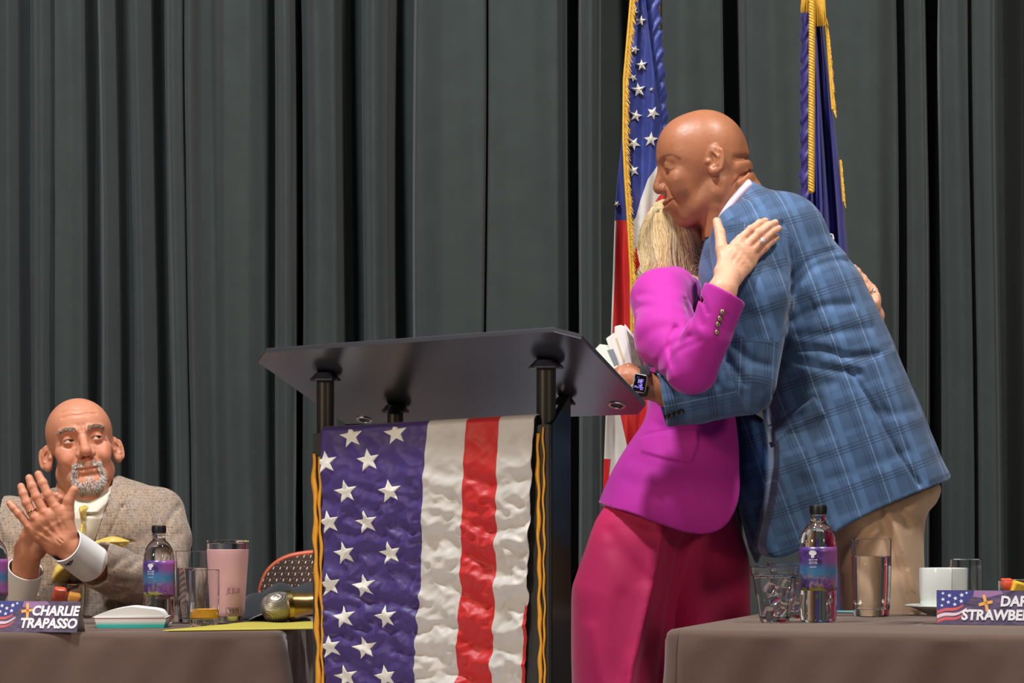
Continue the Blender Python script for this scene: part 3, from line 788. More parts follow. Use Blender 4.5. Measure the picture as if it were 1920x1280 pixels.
    v = relax(v, q, 1, .35)
    X, Y, Z = np.abs(v[:, 0]), v[:, 1], v[:, 2]
    def chd(pts, rs):
        return np.min([d_cap(X, Y, Z, np.array(pts[i], float), np.array(pts[i+1], float), rs[i], rs[i+1]) for i in range(len(pts)-1)], 0)
    lips = np.minimum(chd(UL, [r*.45, r*.90, r*.9]), chd(LLp, [r*.45, r*1.0, r*1.15]))
    global LASH_AND_MOUTH_SHADE
    ds = d_ell(X, Y, Z, sc, np.array(D['slit'], float)); LASH_AND_MOUTH_SHADE = np.exp(-((ds-.0004)/.0010)**2)*(Y > ec[1]+.006)*(np.abs(X-ec[0]) < D['slit'][0])*np.where(Z > sc[2]-.0005, .6, .22)*D.get('lash', 1.0)
    LASH_AND_MOUTH_SHADE = np.maximum(LASH_AND_MOUTH_SHADE, np.exp(-(chd(ML, [.002]*3)/.0013)**2)*.45)  # dark line between the lips: groove shade put into the same tint mask
    return v, q, lips
def eyeball(parent, c, r, fwd, iris, name='eye'):
    """ball with white, iris and pupil rings, looking along fwd"""
    prof = [(0, r*1.02)]+[(r*math.sin(a), r*math.cos(a)) for a in (math.radians(x) for x in (5, 10.5, 11.5, 17, 24, 25.5, 27, 35, 50, 70, 90, 120, 150))]+[(0, -r)]
    R = Vector(fwd).to_track_quat('Z', 'Y').to_matrix()
    b = MB().lathe(prof, 28, c, R)
    for f in b.bm.faces:
        p = R.transposed() @ (f.calc_center_median()-Vector(c)); a = math.degrees(math.acos(max(-1, min(1, p.z/p.length))))
        f.material_index = 2 if a < 11 else 1 if a < 26 else 0
    return b.build(name, [M['sclera'], iris, M['pupil']], parent, autos=80)
M['sclera'] = plain('eye_white', L(220, 212, 205), .15, var=.05); M['iris'] = plain('iris_brown', L(82, 56, 38), .2, var=.3, vs=600); M['pupil'] = plain('pupil', L(8, 7, 7), .1)
def strands(name, items, mat, parent, n=4, kind=None):
    """many tapered hairs as one mesh; items = [(points, radius)]"""
    vs, qs, o = [], [], 0; cs = []
    for pts, r, c in items:
        P = np.array(pts, float); m = len(P); T = np.gradient(P, axis=0); T /= np.linalg.norm(T, axis=1)[:, None]+1e-9
        up = np.array((.3, .5, .8)); A = np.cross(T, up); A /= np.linalg.norm(A, axis=1)[:, None]+1e-9; B = np.cross(T, A)
        rr = r*np.clip(np.minimum(np.linspace(.6, 1.6, m), np.linspace(2.2, .12, m)), .1, 1)
        for k in range(n):
            a = 2*math.pi*k/n; vs.append(P+(A*math.cos(a)+B*math.sin(a))*rr[:, None])
        blk = np.arange(n*m).reshape(n, m)+o
        for k in range(n):
            x, y = blk[k], blk[(k+1) % n]; qs.append(np.stack([x[:-1], y[:-1], y[1:], x[1:]], 1))
        cs.append(np.tile(c, (n*m, 1))); o += n*m
    me = np_mesh(name, np.concatenate(vs), np.concatenate(qs)); attr(me, 'tint', np.concatenate(cs))
    ob = link(name, me, mat, parent); 
    if kind: tag(ob, kind=kind)
    return ob
def hair_mat(name, rough=.35):
    g = N(name); c = g.mix(1.0, g.attr('tint', 'Color'), g.ramp(g.noise(40, 2), 0, 1, .85, 1.15), 'MULTIPLY')
    g.p(Base_Color=c, Roughness=rough); g.b.inputs['Specular IOR Level'].default_value = .5; return g.m
M['hair'] = hair_mat('hair_strands')
def hand(G_, wrist, fingers, thumb, palm_r=.011, kf=.0025, dorsal=(0, -1, 0), tendon=.002):
    """palm as a fan of tapered bones, four fingers and a thumb rooted in it. fingers = [[knuckle, mid, end, tip], ...] world points; radii from the finger width"""
    wrist = [np.array(w, float) for w in wrist]; dz = np.array(dorsal, float)
    K = [np.array(f[0][0], float) for f in fingers]
    # palm: bones from the wrist to each knuckle, blended
    for i, f in enumerate(fingers):
        w = wrist[0]+(wrist[1]-wrist[0])*(i/3.0); r = f[1][0]
        G_.chain([w, w*.45+K[i]*.55, K[i]], [palm_r*1.15, palm_r*1.1, r*1.12], .010)
    for i in range(3):
        G_.cap(K[i]*.8+wrist[0]*.2, K[i+1]*.8+wrist[1]*.2, palm_r*1.0, palm_r*.95, .008)
    for pts, rs in fingers:
        G_.chain(pts, rs, kf, k2=.003)
        for p, r in zip(pts[1:-1], rs[1:-1]): G_.ell(p, r*1.06, .003)
    G_.chain(thumb[0], thumb[1], .008, k2=.004)
    if tendon:
        for i, f in enumerate(fingers):
            w = wrist[0]+(wrist[1]-wrist[0])*(.25+i/6.0); G_.chain([w+dz*palm_r*1.05, (w*.5+K[i]*.5)+dz*palm_r*1.08, K[i]+dz*f[1][0]*.85], [tendon, tendon*1.1, tendon*1.4], .005)
def slices_uv(v, a, b, side):
    """cloth coordinates: along the axis a-b and across it (side = axis seen as across)"""
    a, b = np.array(a, float), np.array(b, float); t = (b-a)/np.linalg.norm(b-a); s = np.array(side, float); s = s-t*(s@t); s /= np.linalg.norm(s); n = np.cross(t, s)
    d = v-a; return np.stack([d@s+.0*(d@n), d@t, d@n], 1)
# ------------------------------------------------------------------ the man in the blue jacket (stage position Y = 5.3)
YM = 5.3; BS = SC = YM/5.0
def Q(px, py, d=0.0): return np.array(W(px, py, YM+d*BS))
def xz(pts, Y=YM): return [(lambda w: (w.x, w.z))(W(a, b, Y)) for a, b in pts]
def strokes(lst, Y=YM):
    """[(points, depth, width)] -> groove field"""
    prep = [(xz(smooth_poly(p, False, 4) if len(p) > 2 else p, Y), a*SC, w*SC) for p, a, w in lst]
    def f(X, Z):
        r = 0
        for p, a, w in prep: d = line_d(p, X, Z); r = r+a*np.exp(-(d/w)**2)
        return r
    return f
def region(pts, amp, Y=YM, edge=.005):
    """raised (amp < 0 raises) patch with a crisp edge"""
    pl = np.array(xz(pts, Y)); SC_ = SC
    return lambda X, Z: amp*SC_*np.clip(.5-poly_sd(pl, X, Z)/edge, 0, 1)

# --- materials
def plaid(name):
    g = N(name); c = g.attr('cloth'); s = g._sep(c); u, v = s[0], s[1]
    sl1 = g.noise(60, 4, g.mapping(c, (1, .12, 1))); sl2 = g.noise(60, 4, g.mapping(c, (.12, 1, 1)))
    base = g.mix(g.math('MULTIPLY', g.math('ADD', sl1, sl2), .5), L(40, 66, 100), L(74, 104, 144))
    lite = g.math('MAXIMUM', g.math('MULTIPLY', g.line(u, .070, .010), .55), g.math('MULTIPLY', g.line(v, .083, .009, .03), .35))
    base = g.mix(g.math('MULTIPLY', lite, .6), base, L(98, 138, 190))
    lite2 = g.math('MULTIPLY', g.line(u, .070, .0016, .018), .6); base = g.mix(lite2, base, L(120, 150, 190))
    dk = 0
    for off, w in ((.0, .0022), (.0065, .0022), (-.0065, .0018)): dk = g.math('MAXIMUM', dk, g.line(v, .083, w, off))
    for off in (.030, .036): dk = g.math('MAXIMUM', dk, g.math('MULTIPLY', g.line(u, .070, .0018, off), .8))
    base = g.mix(g.math('MULTIPLY', dk, .5), base, L(22, 34, 60))
    g.p(Base_Color=base, Roughness=.7); g.b.inputs['Sheen Weight'].default_value = .2; g.b.inputs['Specular IOR Level'].default_value = .3
    g.bump(g.math('ADD', sl1, g.noise(1400, 1, c)), .15, .0006); return g.m
M['plaid'] = plaid('blue_plaid'); M['khaki'] = suit('khaki_cotton', L(190, 160, 134), .8, .15)
M['skin_brown'] = skin('brown_skin', L(168, 108, 76), .34); M['lilac_shirt'] = suit('pale_lilac_shirt', L(214, 196, 214), .7, .1)
M['shoe'] = plain('shoe_leather', L(50, 32, 22), .3); M['dark_button'] = plain('dark_button', L(24, 22, 26), .25)

# --- head
def hm(px, py, lat=0.0): return (lat, (1333-px)/900, (306-py)/900)
HB = dict(HEAD)
HB.update(cranium=(hm(1321, 293), (.079, .0915, .0965)), forehead=(hm(1285, 284), (.064, .0605, .070)), mid=(hm(1292, 350), (.060, .051, .076)),
    cheek=(hm(1270, 342, .042), .022), jaw=(hm(1338, 366, .055), hm(1292, 408, .026), .021, .017), chin=(hm(1283, 407), .0195),
    brow=(hm(1243, 299, .012), hm(1262, 303, .046), .0095), nose=(hm(1243, 312), hm(1234, 348), .0080, .0105), tip=(hm(1236, 354), .0115), ala=(hm(1245, 356, .0125), .0098),
    nostril=(hm(1238, 364, .0075), .0045), maxilla=(hm(1269, 382), (.032, .021, .026)), socket=(hm(1236, 319, .034), .0175), eye=(hm(1255.5, 318, .034), .0122),
    slit=(.0105, .010, .0007), slit_dz=-.0060, lash=0.0, ulip=(hm(1266, 376, .027), hm(1252, 379, .014), hm(1246.5, 381, 0)), llip=(hm(1266, 378, .026), hm(1256, 388, .013), hm(1250.5, 390, 0)),
    mouth=(hm(1268, 374.5, .030), hm(1251, 384, .014), hm(1240, 386.5, 0)), lipr=.0058, fold=(hm(1250, 352, .021), hm(1262, 370, .034), hm(1268, 384, .038)), foldr=.0028, puff=(hm(1276, 360, .038), .020),
    ear=(.0795,)+hm(1335, 310)[1:], ear_tilt=.12, ear_yaw=.30, ear_r=(.008, .0185, .0315), neck=(hm(1350, 330), hm(1412, 432), .060, .068))
def rolls(Ch, E, Cp):
    Ch([hm(1396, 311, 0), hm(1391, 313, .030), hm(1376, 322, .052)], [.012, .012, .008], .012)
    Ch([hm(1398, 334, 0), hm(1394, 338, .034), hm(1380, 350, .058)], [.015, .014, .008], .010)
    Ch([hm(1411, 323, 0), hm(1400, 327, .036), hm(1385, 337, .056), hm(1366, 358, .066), hm(1352, 384, .066)], [.0035, .0035, .003, .002, .0012], .006, True)
    Ch([hm(1403, 300, 0), hm(1394, 300, .035), hm(1375, 305, .062)], [.0022, .0022, .001], .014, True)
    Cp(hm(1335, 380, .018), hm(1352, 450, .022), .030, .034, .018)
    Ch([hm(1350, 352, .060), hm(1342, 395, .055), hm(1336, 445, .040)], [.010, .011, .012], .022)
wr = [([hm(1247, 331, .028), hm(1258, 333, .044)], .0012, .004)]
hv, hq, lipd = head(HB, .0017, lo=(-.105, -.135, -.16), hi=(.105, .13, .125), extra=rolls, wrinkles=wr)
tint = np.ones((len(hv), 4)); tint[:, :3] *= 1-LASH_AND_MOUTH_SHADE[:, None]; lm = np.clip(1-(lipd+.0005)/.0015, 0, 1)[:, None]; tint[:, :3] = tint[:, :3]*(1-lm)+np.array((.78, .60, .62))*lm
sc = wob(hv[:, 0]*70, hv[:, 1]*60, hv[:, 2]*60, 12); pm = np.clip(sc-.25, 0, 1)[:, None]*.6; tint[:, :3] *= 1-pm*np.array((.5, .45, .4))
br = np.exp(-(line_d([hm(1243, 298)[1:], hm(1256, 297)[1:], hm(1271, 306)[1:]], hv[:, 1], hv[:, 2])/.0028)**2)*(np.abs(hv[:, 0]) > .008); tint[:, :3] *= (1-.55*br)[:, None]
ls = np.exp(-(line_d([hm(1245.5, 320)[1:], hm(1251, 324.5)[1:], hm(1257, 324.5)[1:], hm(1261, 322.5)[1:]], hv[:, 1], hv[:, 2])/.0014)**2)*(np.abs(hv[:, 0]) > .016); tint[:, :3] *= (1-.72*ls)[:, None]
ls = np.exp(-(line_d([hm(1243, 313)[1:], hm(1250, 308)[1:], hm(1260, 310)[1:]], hv[:, 1], hv[:, 2])/.0014)**2)*(np.abs(hv[:, 0]) > .016); tint[:, :3] *= (1-.16*ls)[:, None]  # upper lid crease: its shade is put into the skin tint
for mx, my, l in ((1275, 347, .05), (1282, 352, .05), (1256, 282, .05), (1268, 283, .05), (1274, 293, .06), (1283, 364, .05), (1280, 313, .06)):
    m_ = np.exp(-(((hv[:, 1]-hm(mx, my)[1])**2+(hv[:, 2]-hm(mx, my)[2])**2)/.000003))*(hv[:, 0] > .02); tint[:, :3] *= (1-.28*m_)[:, None]
def hw(v):
    """head frame -> stage: he faces along -X, his left side to the hall"""
    v = np.atleast_2d(v)*BS; o = Q(1333, 306); return np.stack([o[0]-v[:, 1], o[1]-v[:, 0], o[2]+v[:, 2]], 1)
head_arr = (hw(hv), hq[:, ::-1], tint)         # frame change is a rotation about Z

# --- left hand, holding the leaflets
g = G(Q(1110, 790, -.32), Q(1235, 660, -.12), .0015)
fing = []
for i, (kx, ky, kd, r) in enumerate(((1163, 696, -.225, .0098), (1157, 708, -.235, .0102), (1156, 722, -.236, .0098), (1162, 735, -.230, .0085))):
    K = Q(kx, ky, kd); fing.append(([K, Q(kx-24, ky+8, kd+.012), Q(kx-32, ky+16, kd+.034), Q(kx-26, ky+12, kd+.052)], [r, r*.95, r*.88, r*.78]))
g.chain([Q(1260, 735, -.22), Q(1214, 722, -.22), Q(1196, 718, -.222)], [.031, .027, .027], .01)
hand(g, (Q(1203, 706, -.222), Q(1203, 735, -.222)), fing, ([Q(1198, 703, -.20), Q(1180, 692, -.19), Q(1160, 688, -.176), Q(1146, 690, -.165)], [.014, .012, .0105, .0085]), .0125)
lh = g.mesh(); lh = (relax(*lh, 1, .3), lh[1], np.ones((len(lh[0]), 4)))
# right hand, flat on her back
g = G(Q(1215, 770, .17), Q(1330, 640, .33), .003)
fing = []
for i in range(4):
    K = Q(1268, 682+i*11, .255); fing.append(([K, Q(1255, 682+i*12, .245), Q(1245, 682+i*12, .228), Q(1238, 682+i*12, .214)], [.010, .0095, .009, .008]))
g.chain([Q(1325, 700, .25), Q(1295, 700, .258)], [.03, .027], .01)
hand(g, (Q(1292, 688, .258), Q(1292, 712, .258)), fing, ([Q(1290, 690, .25), Q(1278, 668, .24), Q(1266, 656, .23)], [.013, .011, .009]), .012, tendon=0)
rh = g.mesh(); rh = (rh[0], rh[1], np.ones((len(rh[0]), 4)))
# body under the clothes
g = G(Q(1195, 1790, -.3), Q(1760, 340, .3), .012)
g.chain([Q(1400, 425), Q(1440, 520), Q(1540, 720), Q(1640, 930)], [.06, .11, .11, .10], .03, k2=.04)
g.chain([Q(1420, 460, -.1), Q(1410, 560, -.19), Q(1395, 712, -.215), Q(1250, 737, -.22)], [.05, .05, .042, .03], .02)
g.chain([Q(1420, 460, .1), Q(1360, 600, .20), Q(1330, 690, .24), Q(1310, 702, .25)], [.05, .05, .042, .03], .02)
for sd, ft in ((-.1, 0), (.1, 20)): g.chain([Q(1655, 960, sd*.8), Q(1655+ft, 1330, sd), Q(1665+ft, 1735, sd)], [.065, .055, .04], .03)
bd = g.mesh(); bd = (bd[0], bd[1], np.ones((len(bd[0]), 4)))
v, q, c = join([head_arr, lh, rh, bd]); me = np_mesh('person', v, q); attr(me, 'tint', c)
man = link('person', me, M['skin_brown']); tag(man, 'tall bald person in a blue plaid jacket and khaki trousers, bending to hug', 'person')
for s in (1, -1):
    ec = np.array(HB['eye'][0])*np.array((s, 1, 1)); eyeball(man, tuple(hw(ec)[0]), HB['eye'][1]*BS, (-.8, -.12*s-.1, -.55), M['iris'])

# --- shirt
g = G(Q(1300, 470, -.12), Q(1420, 330, .12), .0025)
g.inflate(xz(smooth_poly([(1408, 346), (1400, 339), (1390, 344), (1361, 373), (1341, 402), (1327, 438), (1326, 462), (1342, 455), (1380, 400), (1412, 362)])), YM, .016, .080)
v, q = g.mesh(); me = np_mesh('shirt', v, q); link('shirt', me, M['lilac_shirt'], man)

# --- jacket
g = G(Q(1180, 1075, -.325), Q(1790, 330, .34), .0030)
torso = [(1399, 345), (1418, 347), (1440, 360), (1500, 398), (1560, 452), (1603, 505), (1642, 580), (1682, 668), (1712, 742), (1737, 803), (1757, 852), (1772, 894), (1700, 919), (1600, 963),
         (1500, 1016), (1444, 1041), (1424, 1036), (1418, 1016), (1430, 960), (1440, 900), (1444, 840), (1432, 780), (1400, 700), (1370, 650), (1335, 590), (1312, 540), (1312, 490), (1320, 452), (1336, 424), (1368, 382)]
ext = torso[:11]+[(1800, 960), (1740, 1060), (1640, 1110), (1500, 1160), (1400, 1170), (1350, 1100), (1350, 1000), (1370, 900), (1400, 820)]+torso[21:]
g.inflate(xz(smooth_poly(ext, True, 4)), lambda X, Z: YM+0*X*Z, .135, lambda X, Z: .185+.02*np.clip((1.45-Z)/.4, -.3, 1)+0*X)
tp = np.array(xz(smooth_poly(torso, True, 4))); tsd = poly_sd(tp, g.ax[0][:, None], g.ax[2][None, :]).astype(np.float32)[:, None, :]
g.f = np.maximum(g.f, tsd)
# shoulder mass and sleeves
g.chain([Q(1470, 440, -.06), Q(1418, 452, -.135)], [.085, .082], .03)
g.chain([Q(1408, 455, -.135), Q(1414, 560, -.198), Q(1398, 708, -.214)], [.084, .077, .0685], .012, k2=.02)
g.chain([Q(1396, 716, -.214), Q(1310, 738, -.224), Q(1190, 752, -.222)], [.0640, .060, .0565], .014)
g.chain([Q(1440, 460, .10), Q(1370, 600, .20), Q(1330, 690, .24), Q(1300, 700, .25)], [.085, .07, .06, .045], .02)
far_front = [(1384, 770), (1446, 790), (1450, 900), (1440, 1000), (1430, 1060), (1410, 1020), (1394, 950), (1386, 860)]
g.inflate(xz(smooth_poly(far_front)), YM+.10*BS, .03, .05, .01)
# cut the cuff
a, b = np.array(xz([(1212, 690)])[0]), np.array(xz([(1238, 806)])[0]); nn = np.array((-(b-a)[1], (b-a)[0])); nn /= np.linalg.norm(nn)
if nn[0] < 0: nn = -nn
g.op(lambda X, Y, Z: (X-a[0])*nn[0]+(Z-a[1])*nn[1]+0*Y, Q(1150, 830, -.32), Q(1245, 670, -.12), .0, True)
g.cap(Q(1180, 751, -.222), Q(1262, 744, -.222), .0515, .046, .0, True)
# collar, lapel, pocket flap, vent, folds
fld = [strokes([([(1466, 420), (1480, 465), (1484, 515), (1480, 565), (1470, 610)], .0055, .006), ([(1482, 548), (1520, 505), (1560, 486), (1605, 478)], .005, .009), ([(1484, 520), (1530, 480), (1575, 462)], .0035, .008),
        ([(1490, 600), (1540, 575), (1600, 566)], .004, .010), ([(1476, 652), (1540, 655), (1590, 668), (1650, 662)], .006, .008), ([(1482, 668), (1545, 690), (1610, 700)], .0045, .009),
        ([(1500, 628), (1560, 625), (1640, 610)], .003, .010), ([(1520, 560), (1552, 632), (1600, 701)], .0022, .0028), ([(1478, 700), (1520, 720), (1560, 718)], .003, .012),
        ([(1593, 694), (1612, 722), (1640, 766), (1676, 836), (1722, 908)], .0060, .0050), ([(1450, 742), (1462, 700), (1474, 640)], .006, .008), ([(1452, 745), (1452, 800), (1446, 850)], .005, .008),
        ([(1446, 815), (1470, 786), (1526, 744)], .004, .0028), ([(1372, 415), (1408, 398), (1446, 370)], .0020, .005),
        ([(1350, 668), (1365, 692), (1390, 722)], .006, .009), ([(1372, 655), (1398, 680), (1430, 690)], .005, .010), ([(1320, 712), (1345, 735), (1362, 765)], .004, .010),
        ([(1240, 712), (1262, 730), (1275, 762)], .004, .010), ([(1290, 770), (1350, 752), (1420, 735)], .003, .012), ([(1640, 770), (1680, 776), (1720, 768)], .0022, .012), ([(1560, 900), (1620, 880), (1700, 850)], .002, .016),
        ([(1500, 900), (1480, 960), (1465, 1020)], .003, .016), ([(1540, 860), (1535, 920), (1530, 985)], .0025, .016), ([(1384, 590), (1420, 600), (1470, 590)], .002, .014), ([(1440, 390), (1500, 430), (1560, 470)], .002, .02)], YM-.19*BS),
       region([(1447, 812), (1470, 786), (1526, 743), (1546, 778), (1484, 806), (1462, 826), (1447, 850)], -.0045, YM-.19*BS), region([(1600, 690), (1660, 780), (1732, 906), (1790, 890), (1740, 760), (1680, 650)], -.0035, YM-.12*BS, edge=.010)]
for f in fld: g.disp(f, YM+.02*BS)
g.noise(.0022, 16, 2); g.noise(.0009, 45, 6)
v, q = g.mesh(); v = relax(v, q, 1, .3); me = np_mesh('jacket', v, q)
# cloth coordinates: body, upper sleeve, forearm
body = slices_uv(v, Q(1400, 380), Q(1600, 960), (1, 0, 0)); up = slices_uv(v, Q(1405, 455, -.135), Q(1398, 710, -.214), (1, 0, 0)); fo = slices_uv(v, Q(1396, 716, -.214), Q(1230, 750, -.222), (0, 0, 1))
dU = d_cap(v[:, 0], v[:, 1], v[:, 2], Q(1408, 475, -.135), Q(1398, 708, -.214), .084*BS, .068*BS); dF = d_cap(v[:, 0], v[:, 1], v[:, 2], Q(1390, 716, -.214), Q(1190, 752, -.222), .064*BS, .056*BS)
cl = body.copy(); mu = (dU < .012) & (v[:, 1] < YM-.1*BS); mf = (dF < .010) & (dF < dU-.004) & (v[:, 1] < YM-.1*BS)
cl[mu] = up[mu]; cl[mf] = fo[mf]; attr(me, 'cloth', cl)
jk = link('jacket', me, M['plaid'], man)
for i in range(4):
    p = W(1250+i*9, 781-i*3.2, YM-.277*BS+i*.002); MB().lathe([(0, -.003), (.0055, -.003), (.0062, -.001), (.0055, .0012), (.003, .0006), (0, .0006)], 16, p, Vector((-.1, -.82, -.45)).to_track_quat('Z', 'Y').to_matrix()).build('cuff_button', M['dark_button'], jk)

# --- trousers and shoes
g = G(Q(1520, 1800, -.24), Q(1780, 865, .24), .0045)
near = [(1545, 960), (1620, 925), (1690, 905), (1738, 904), (1749, 918), (1741, 943), (1724, 966), (1719, 1010), (1720, 1070), (1726, 1150), (1728, 1350), (1724, 1585), (1728, 1768), (1612, 1770), (1600, 1585), (1588, 1350), (1576, 1150), (1566, 1050)]
g.inflate(xz(smooth_poly(near, True, 4)), YM-.085*BS, .085, .105)
far = [(x+14 if y > 1000 else x-6, y) for x, y in near]; g.inflate(xz(smooth_poly(far, True, 4)), YM+.10*BS, .085, .105, .03)
g.disp(strokes([([(1660, 958), (1682, 1010), (1702, 1075), (1722, 1140)], -.006, .009), ([(1650, 970), (1668, 1020), (1690, 1090), (1705, 1150)], .005, .010), ([(1690, 962), (1708, 972), (1726, 966)], .006, .008), ([(1668, 950), (1690, 962), (1700, 985)], .005, .009),
    ([(1570, 1090), (1600, 1040), (1640, 990)], -.004, .010), ([(1580, 1100), (1615, 1050), (1650, 1005)], .0045, .009), ([(1566, 1060), (1600, 1010), (1630, 985)], .004, .010), ([(1600, 1120), (1640, 1080), (1690, 1060)], .002, .015), ([(1735, 900), (1742, 925), (1730, 950)], .002, .006)], YM-.16*BS), YM+.02*BS)
g.noise(.002, 14, 4)
v, q = g.mesh(); me = np_mesh('trousers', v, q); link('trousers', me, M['khaki'], man)
for sd, ox in ((-.1, 0), (.1, 16)):
    c = W(1665+ox, HY, YM+sd*BS); b = MB(); bmesh.ops.create_uvsphere(b.bm, u_segments=24, v_segments=14, radius=1, matrix=Matrix.Translation((c.x-.06, c.y, .045))@Matrix.Diagonal((.155, .05, .045, 1)))
    for vv in b.bm.verts: vv.co.z = max(vv.co.z, .002)
    b.build('shoe', M['shoe'], man)

# --- wristwatch
wm = Matrix.Rotation(math.radians(9), 3, 'Y')
M['case'] = plain('watch_case', L(216, 214, 212), .25, .6, var=.05); M['screen'] = plain('watch_screen', L(8, 8, 12), .08)
g_ = N('watch_picture'); nz = g_.noise(240, 2); cc = g_.mix(g_.ramp(nz, .4, .6), L(40, 32, 110), L(160, 140, 225)); g_.p(Base_Color=cc, Roughness=.2, Emission_Color=cc); g_.b.inputs['Emission Strength'].default_value = .35; M['wface'] = g_.m
wc = W(1199.5, 718.5, YM-.262*BS)
b = MB(); b.box(wc, (.0292, .0105, .0398), wm, .006, 4); watch = b.build('wristwatch', M['case'], man)
b = MB(); b.box(wc+Vector((0, -.0046, 0)), (.0250, .003, .0356), wm, .0014, 3); scr = b.build('screen', M['screen'], watch)
b = MB()
for dx, dz, sx, sz in ((.001, .004, .011, .009), (.0015, -.004, .008, .012), (-.004, -.008, .012, .004), (.005, -.010, .006, .006), (-.005, .011, .004, .003)):
    b.box(wc+wm@Vector((dx*BS, -.0064, dz*BS)), (sx*BS, .0006, sz*BS), wm, .00025, 2)
b.build('screen_picture', M['wface'], scr)
MB().lathe([(0, 0), (.003, 0), (.003, .003), (0, .0035)], 14, wc+wm@Vector((-.0140, -.001, -.008)), Matrix.Rotation(-math.pi/2, 3, 'Y')).build('crown', M['case'], watch)
sp = [W(1204+1.2*math.sin(t)*2, 716, YM-.222*BS)+Vector((.004*math.cos(t), -.0345*math.cos(t), .0335*math.sin(t))) for t in np.linspace(.35, 2*math.pi-.35, 30)]
bb = MB()
for o_ in np.linspace(-.008, .008, 5): bb.tube([p+Vector((o_, 0, o_*.1)) for p in sp], .0026, 6)
bb.build('strap', M['black_cloth'], watch)

# --- the leaflets in his hand
def leaflet(name, poly, d, lean, thick, mat, label, marks=(), group=None):
    """thin folded booklet: corner pixels at depth d, leaning by lean metres over its height"""
    ys = [p[1] for p in poly]; y0, y1 = min(ys), max(ys)
    dep = lambda y: d+lean*(y1-y)/(y1-y0)
    root = None
    for k in range(3):
        f = [W(x+(k-1)*.7, y-(k-1)*.8, YM+dep(y)*BS+k*thick) for x, y in poly]; bk = [p+Vector((0, thick*.7, 0)) for p in f]
        b = MB(); b.prism(f, bk)
        o = b.build(name if k == 0 else 'page', mat, root if k else None, smooth=False)
        if k == 0: root = tag(o, label, 'leaflet', group)
    for mp, mm in marks:
        f = [W(x, y, YM+dep(y)*BS-.0008) for x, y in mp]; b = MB(); b.prism(f, [p+Vector((0, .0005, 0)) for p in f]); b.build('printed_patch', mm, root, smooth=False)
M['paper_green'] = plain('pale_paper', L(205, 214, 204), .7, var=.05); M['photo_print'] = plain('photo_print', L(128, 118, 110), .5, var=.55, vs=70); M['grey_print'] = plain('grey_print', L(112, 118, 126), .6, var=.2); M['buff'] = plain('buff_paper', L(205, 190, 150), .7, var=.06)
leaflet('leaflet', [(1111.5, 659), (1124, 645.7), (1143, 648), (1160, 690), (1163, 712), (1148, 700)], -.205, .02, .0012, M['paper_green'], 'pale leaflet nearest the lectern with a grey picture, in the hand', [([(1138.5, 656), (1150, 654), (1160, 680), (1152, 686)], M['grey_print'])])
leaflet('leaflet', [(1137, 634), (1153, 623), (1153, 612), (1163.6, 609.8), (1171, 613), (1187, 692), (1184, 715), (1164, 712)], -.195, .012, .0013, M['white'], 'middle white leaflet with a jagged top and buff streak, in the hand', [([(1154, 634), (1157, 633), (1171, 675), (1169, 680)], M['buff'])])
leaflet('leaflet', [(1171, 608), (1198, 642), (1207, 690), (1205, 712), (1187, 712), (1184, 690)], -.188, .006, .0012, M['white'], 'leaflet with a grey photograph beside the magenta sleeve, in the hand', [([(1175, 618), (1197, 645), (1205, 690), (1188, 690)], M['photo_print'])])
# ------------------------------------------------------------------ the woman in the magenta suit
M['skin_fair'] = skin('fair_skin', L(226, 170, 140), .42, .08); M['magenta'] = suit('magenta_suit', L(186, 40, 160), .72, .25); M['magenta_warm_lit'] = suit('magenta_suit_warm_lit', L(202, 40, 98), .6, .2)  # trousers are the jacket's cloth, redder with warm light put into the colour
M['blouse'] = suit('black_blouse', L(24, 20, 26)); M['ringgold'] = plain('ring_gold', L(222, 186, 130), .2, 1.0); M['stone'] = plain('ring_stone', L(235, 235, 240), .08, spec=.9, coat=1); M['bead'] = plain('bronze_button', L(150, 128, 104), .3, .8, var=.3, vs=300)
# head, turned away against his chest
HW = dict(HEAD); RW = np.array(Matrix.Rotation(math.radians(-52), 3, 'Z')@Matrix.Rotation(math.radians(-6), 3, 'X'))
wv, wq, wl = head(HW, .0035, lo=(-.10, -.12, -.19), hi=(.10, .15, .15))
hc = Q(1278, 470, .125); wv = (wv*.86*BS)@RW.T+hc
parts = [(wv, wq, np.ones((len(wv), 4)))]
# right hand on his shoulder
g = G(Q(1318, 600, -.36), Q(1475, 395, -.19), .0013)
rf = [.0092, .0086, .0078, .0066]
F4 = [([Q(1388, 449, -.262), Q(1408, 431, -.256), Q(1424, 419, -.244), Q(1435, 414, -.230)], rf), ([Q(1400, 460, -.264), Q(1424, 437, -.258), Q(1442, 423, -.246), Q(1454, 417, -.232)], rf),
      ([Q(1408, 472, -.262), Q(1431, 449, -.256), Q(1449, 434, -.245), Q(1460, 428, -.232)], rf), ([Q(1413, 485, -.256), Q(1434, 464, -.250), Q(1448, 451, -.240), Q(1456, 445, -.230)], [.0082, .0076, .0068, .0058])]
g.chain([Q(1346, 575, -.334), Q(1354, 545, -.325), Q(1365, 520, -.300)], [.030, .0285, .0255], .01)
hand(g, (Q(1351, 508, -.292), Q(1379, 523, -.292)), F4, ([Q(1360, 500, -.285), Q(1353, 466, -.268), Q(1350, 437, -.248), Q(1344, 415, -.232)], [.0145, .0118, .0105, .0082]), .0115, tendon=.0017)
g.noise(.0003, 260, 3)
v, q = g.mesh(); v = relax(v, q, 1, .3); t = np.ones((len(v), 4))
def nails(v, t, tips):
    for tip, d, r in tips:
        m = np.clip(1.3-np.linalg.norm((v-(tip+d)), axis=1)/r, 0, 1)[:, None]; t[:, :3] = t[:, :3]*(1-m)+np.array((1.05, 1.02, 1.06))*m
    return t
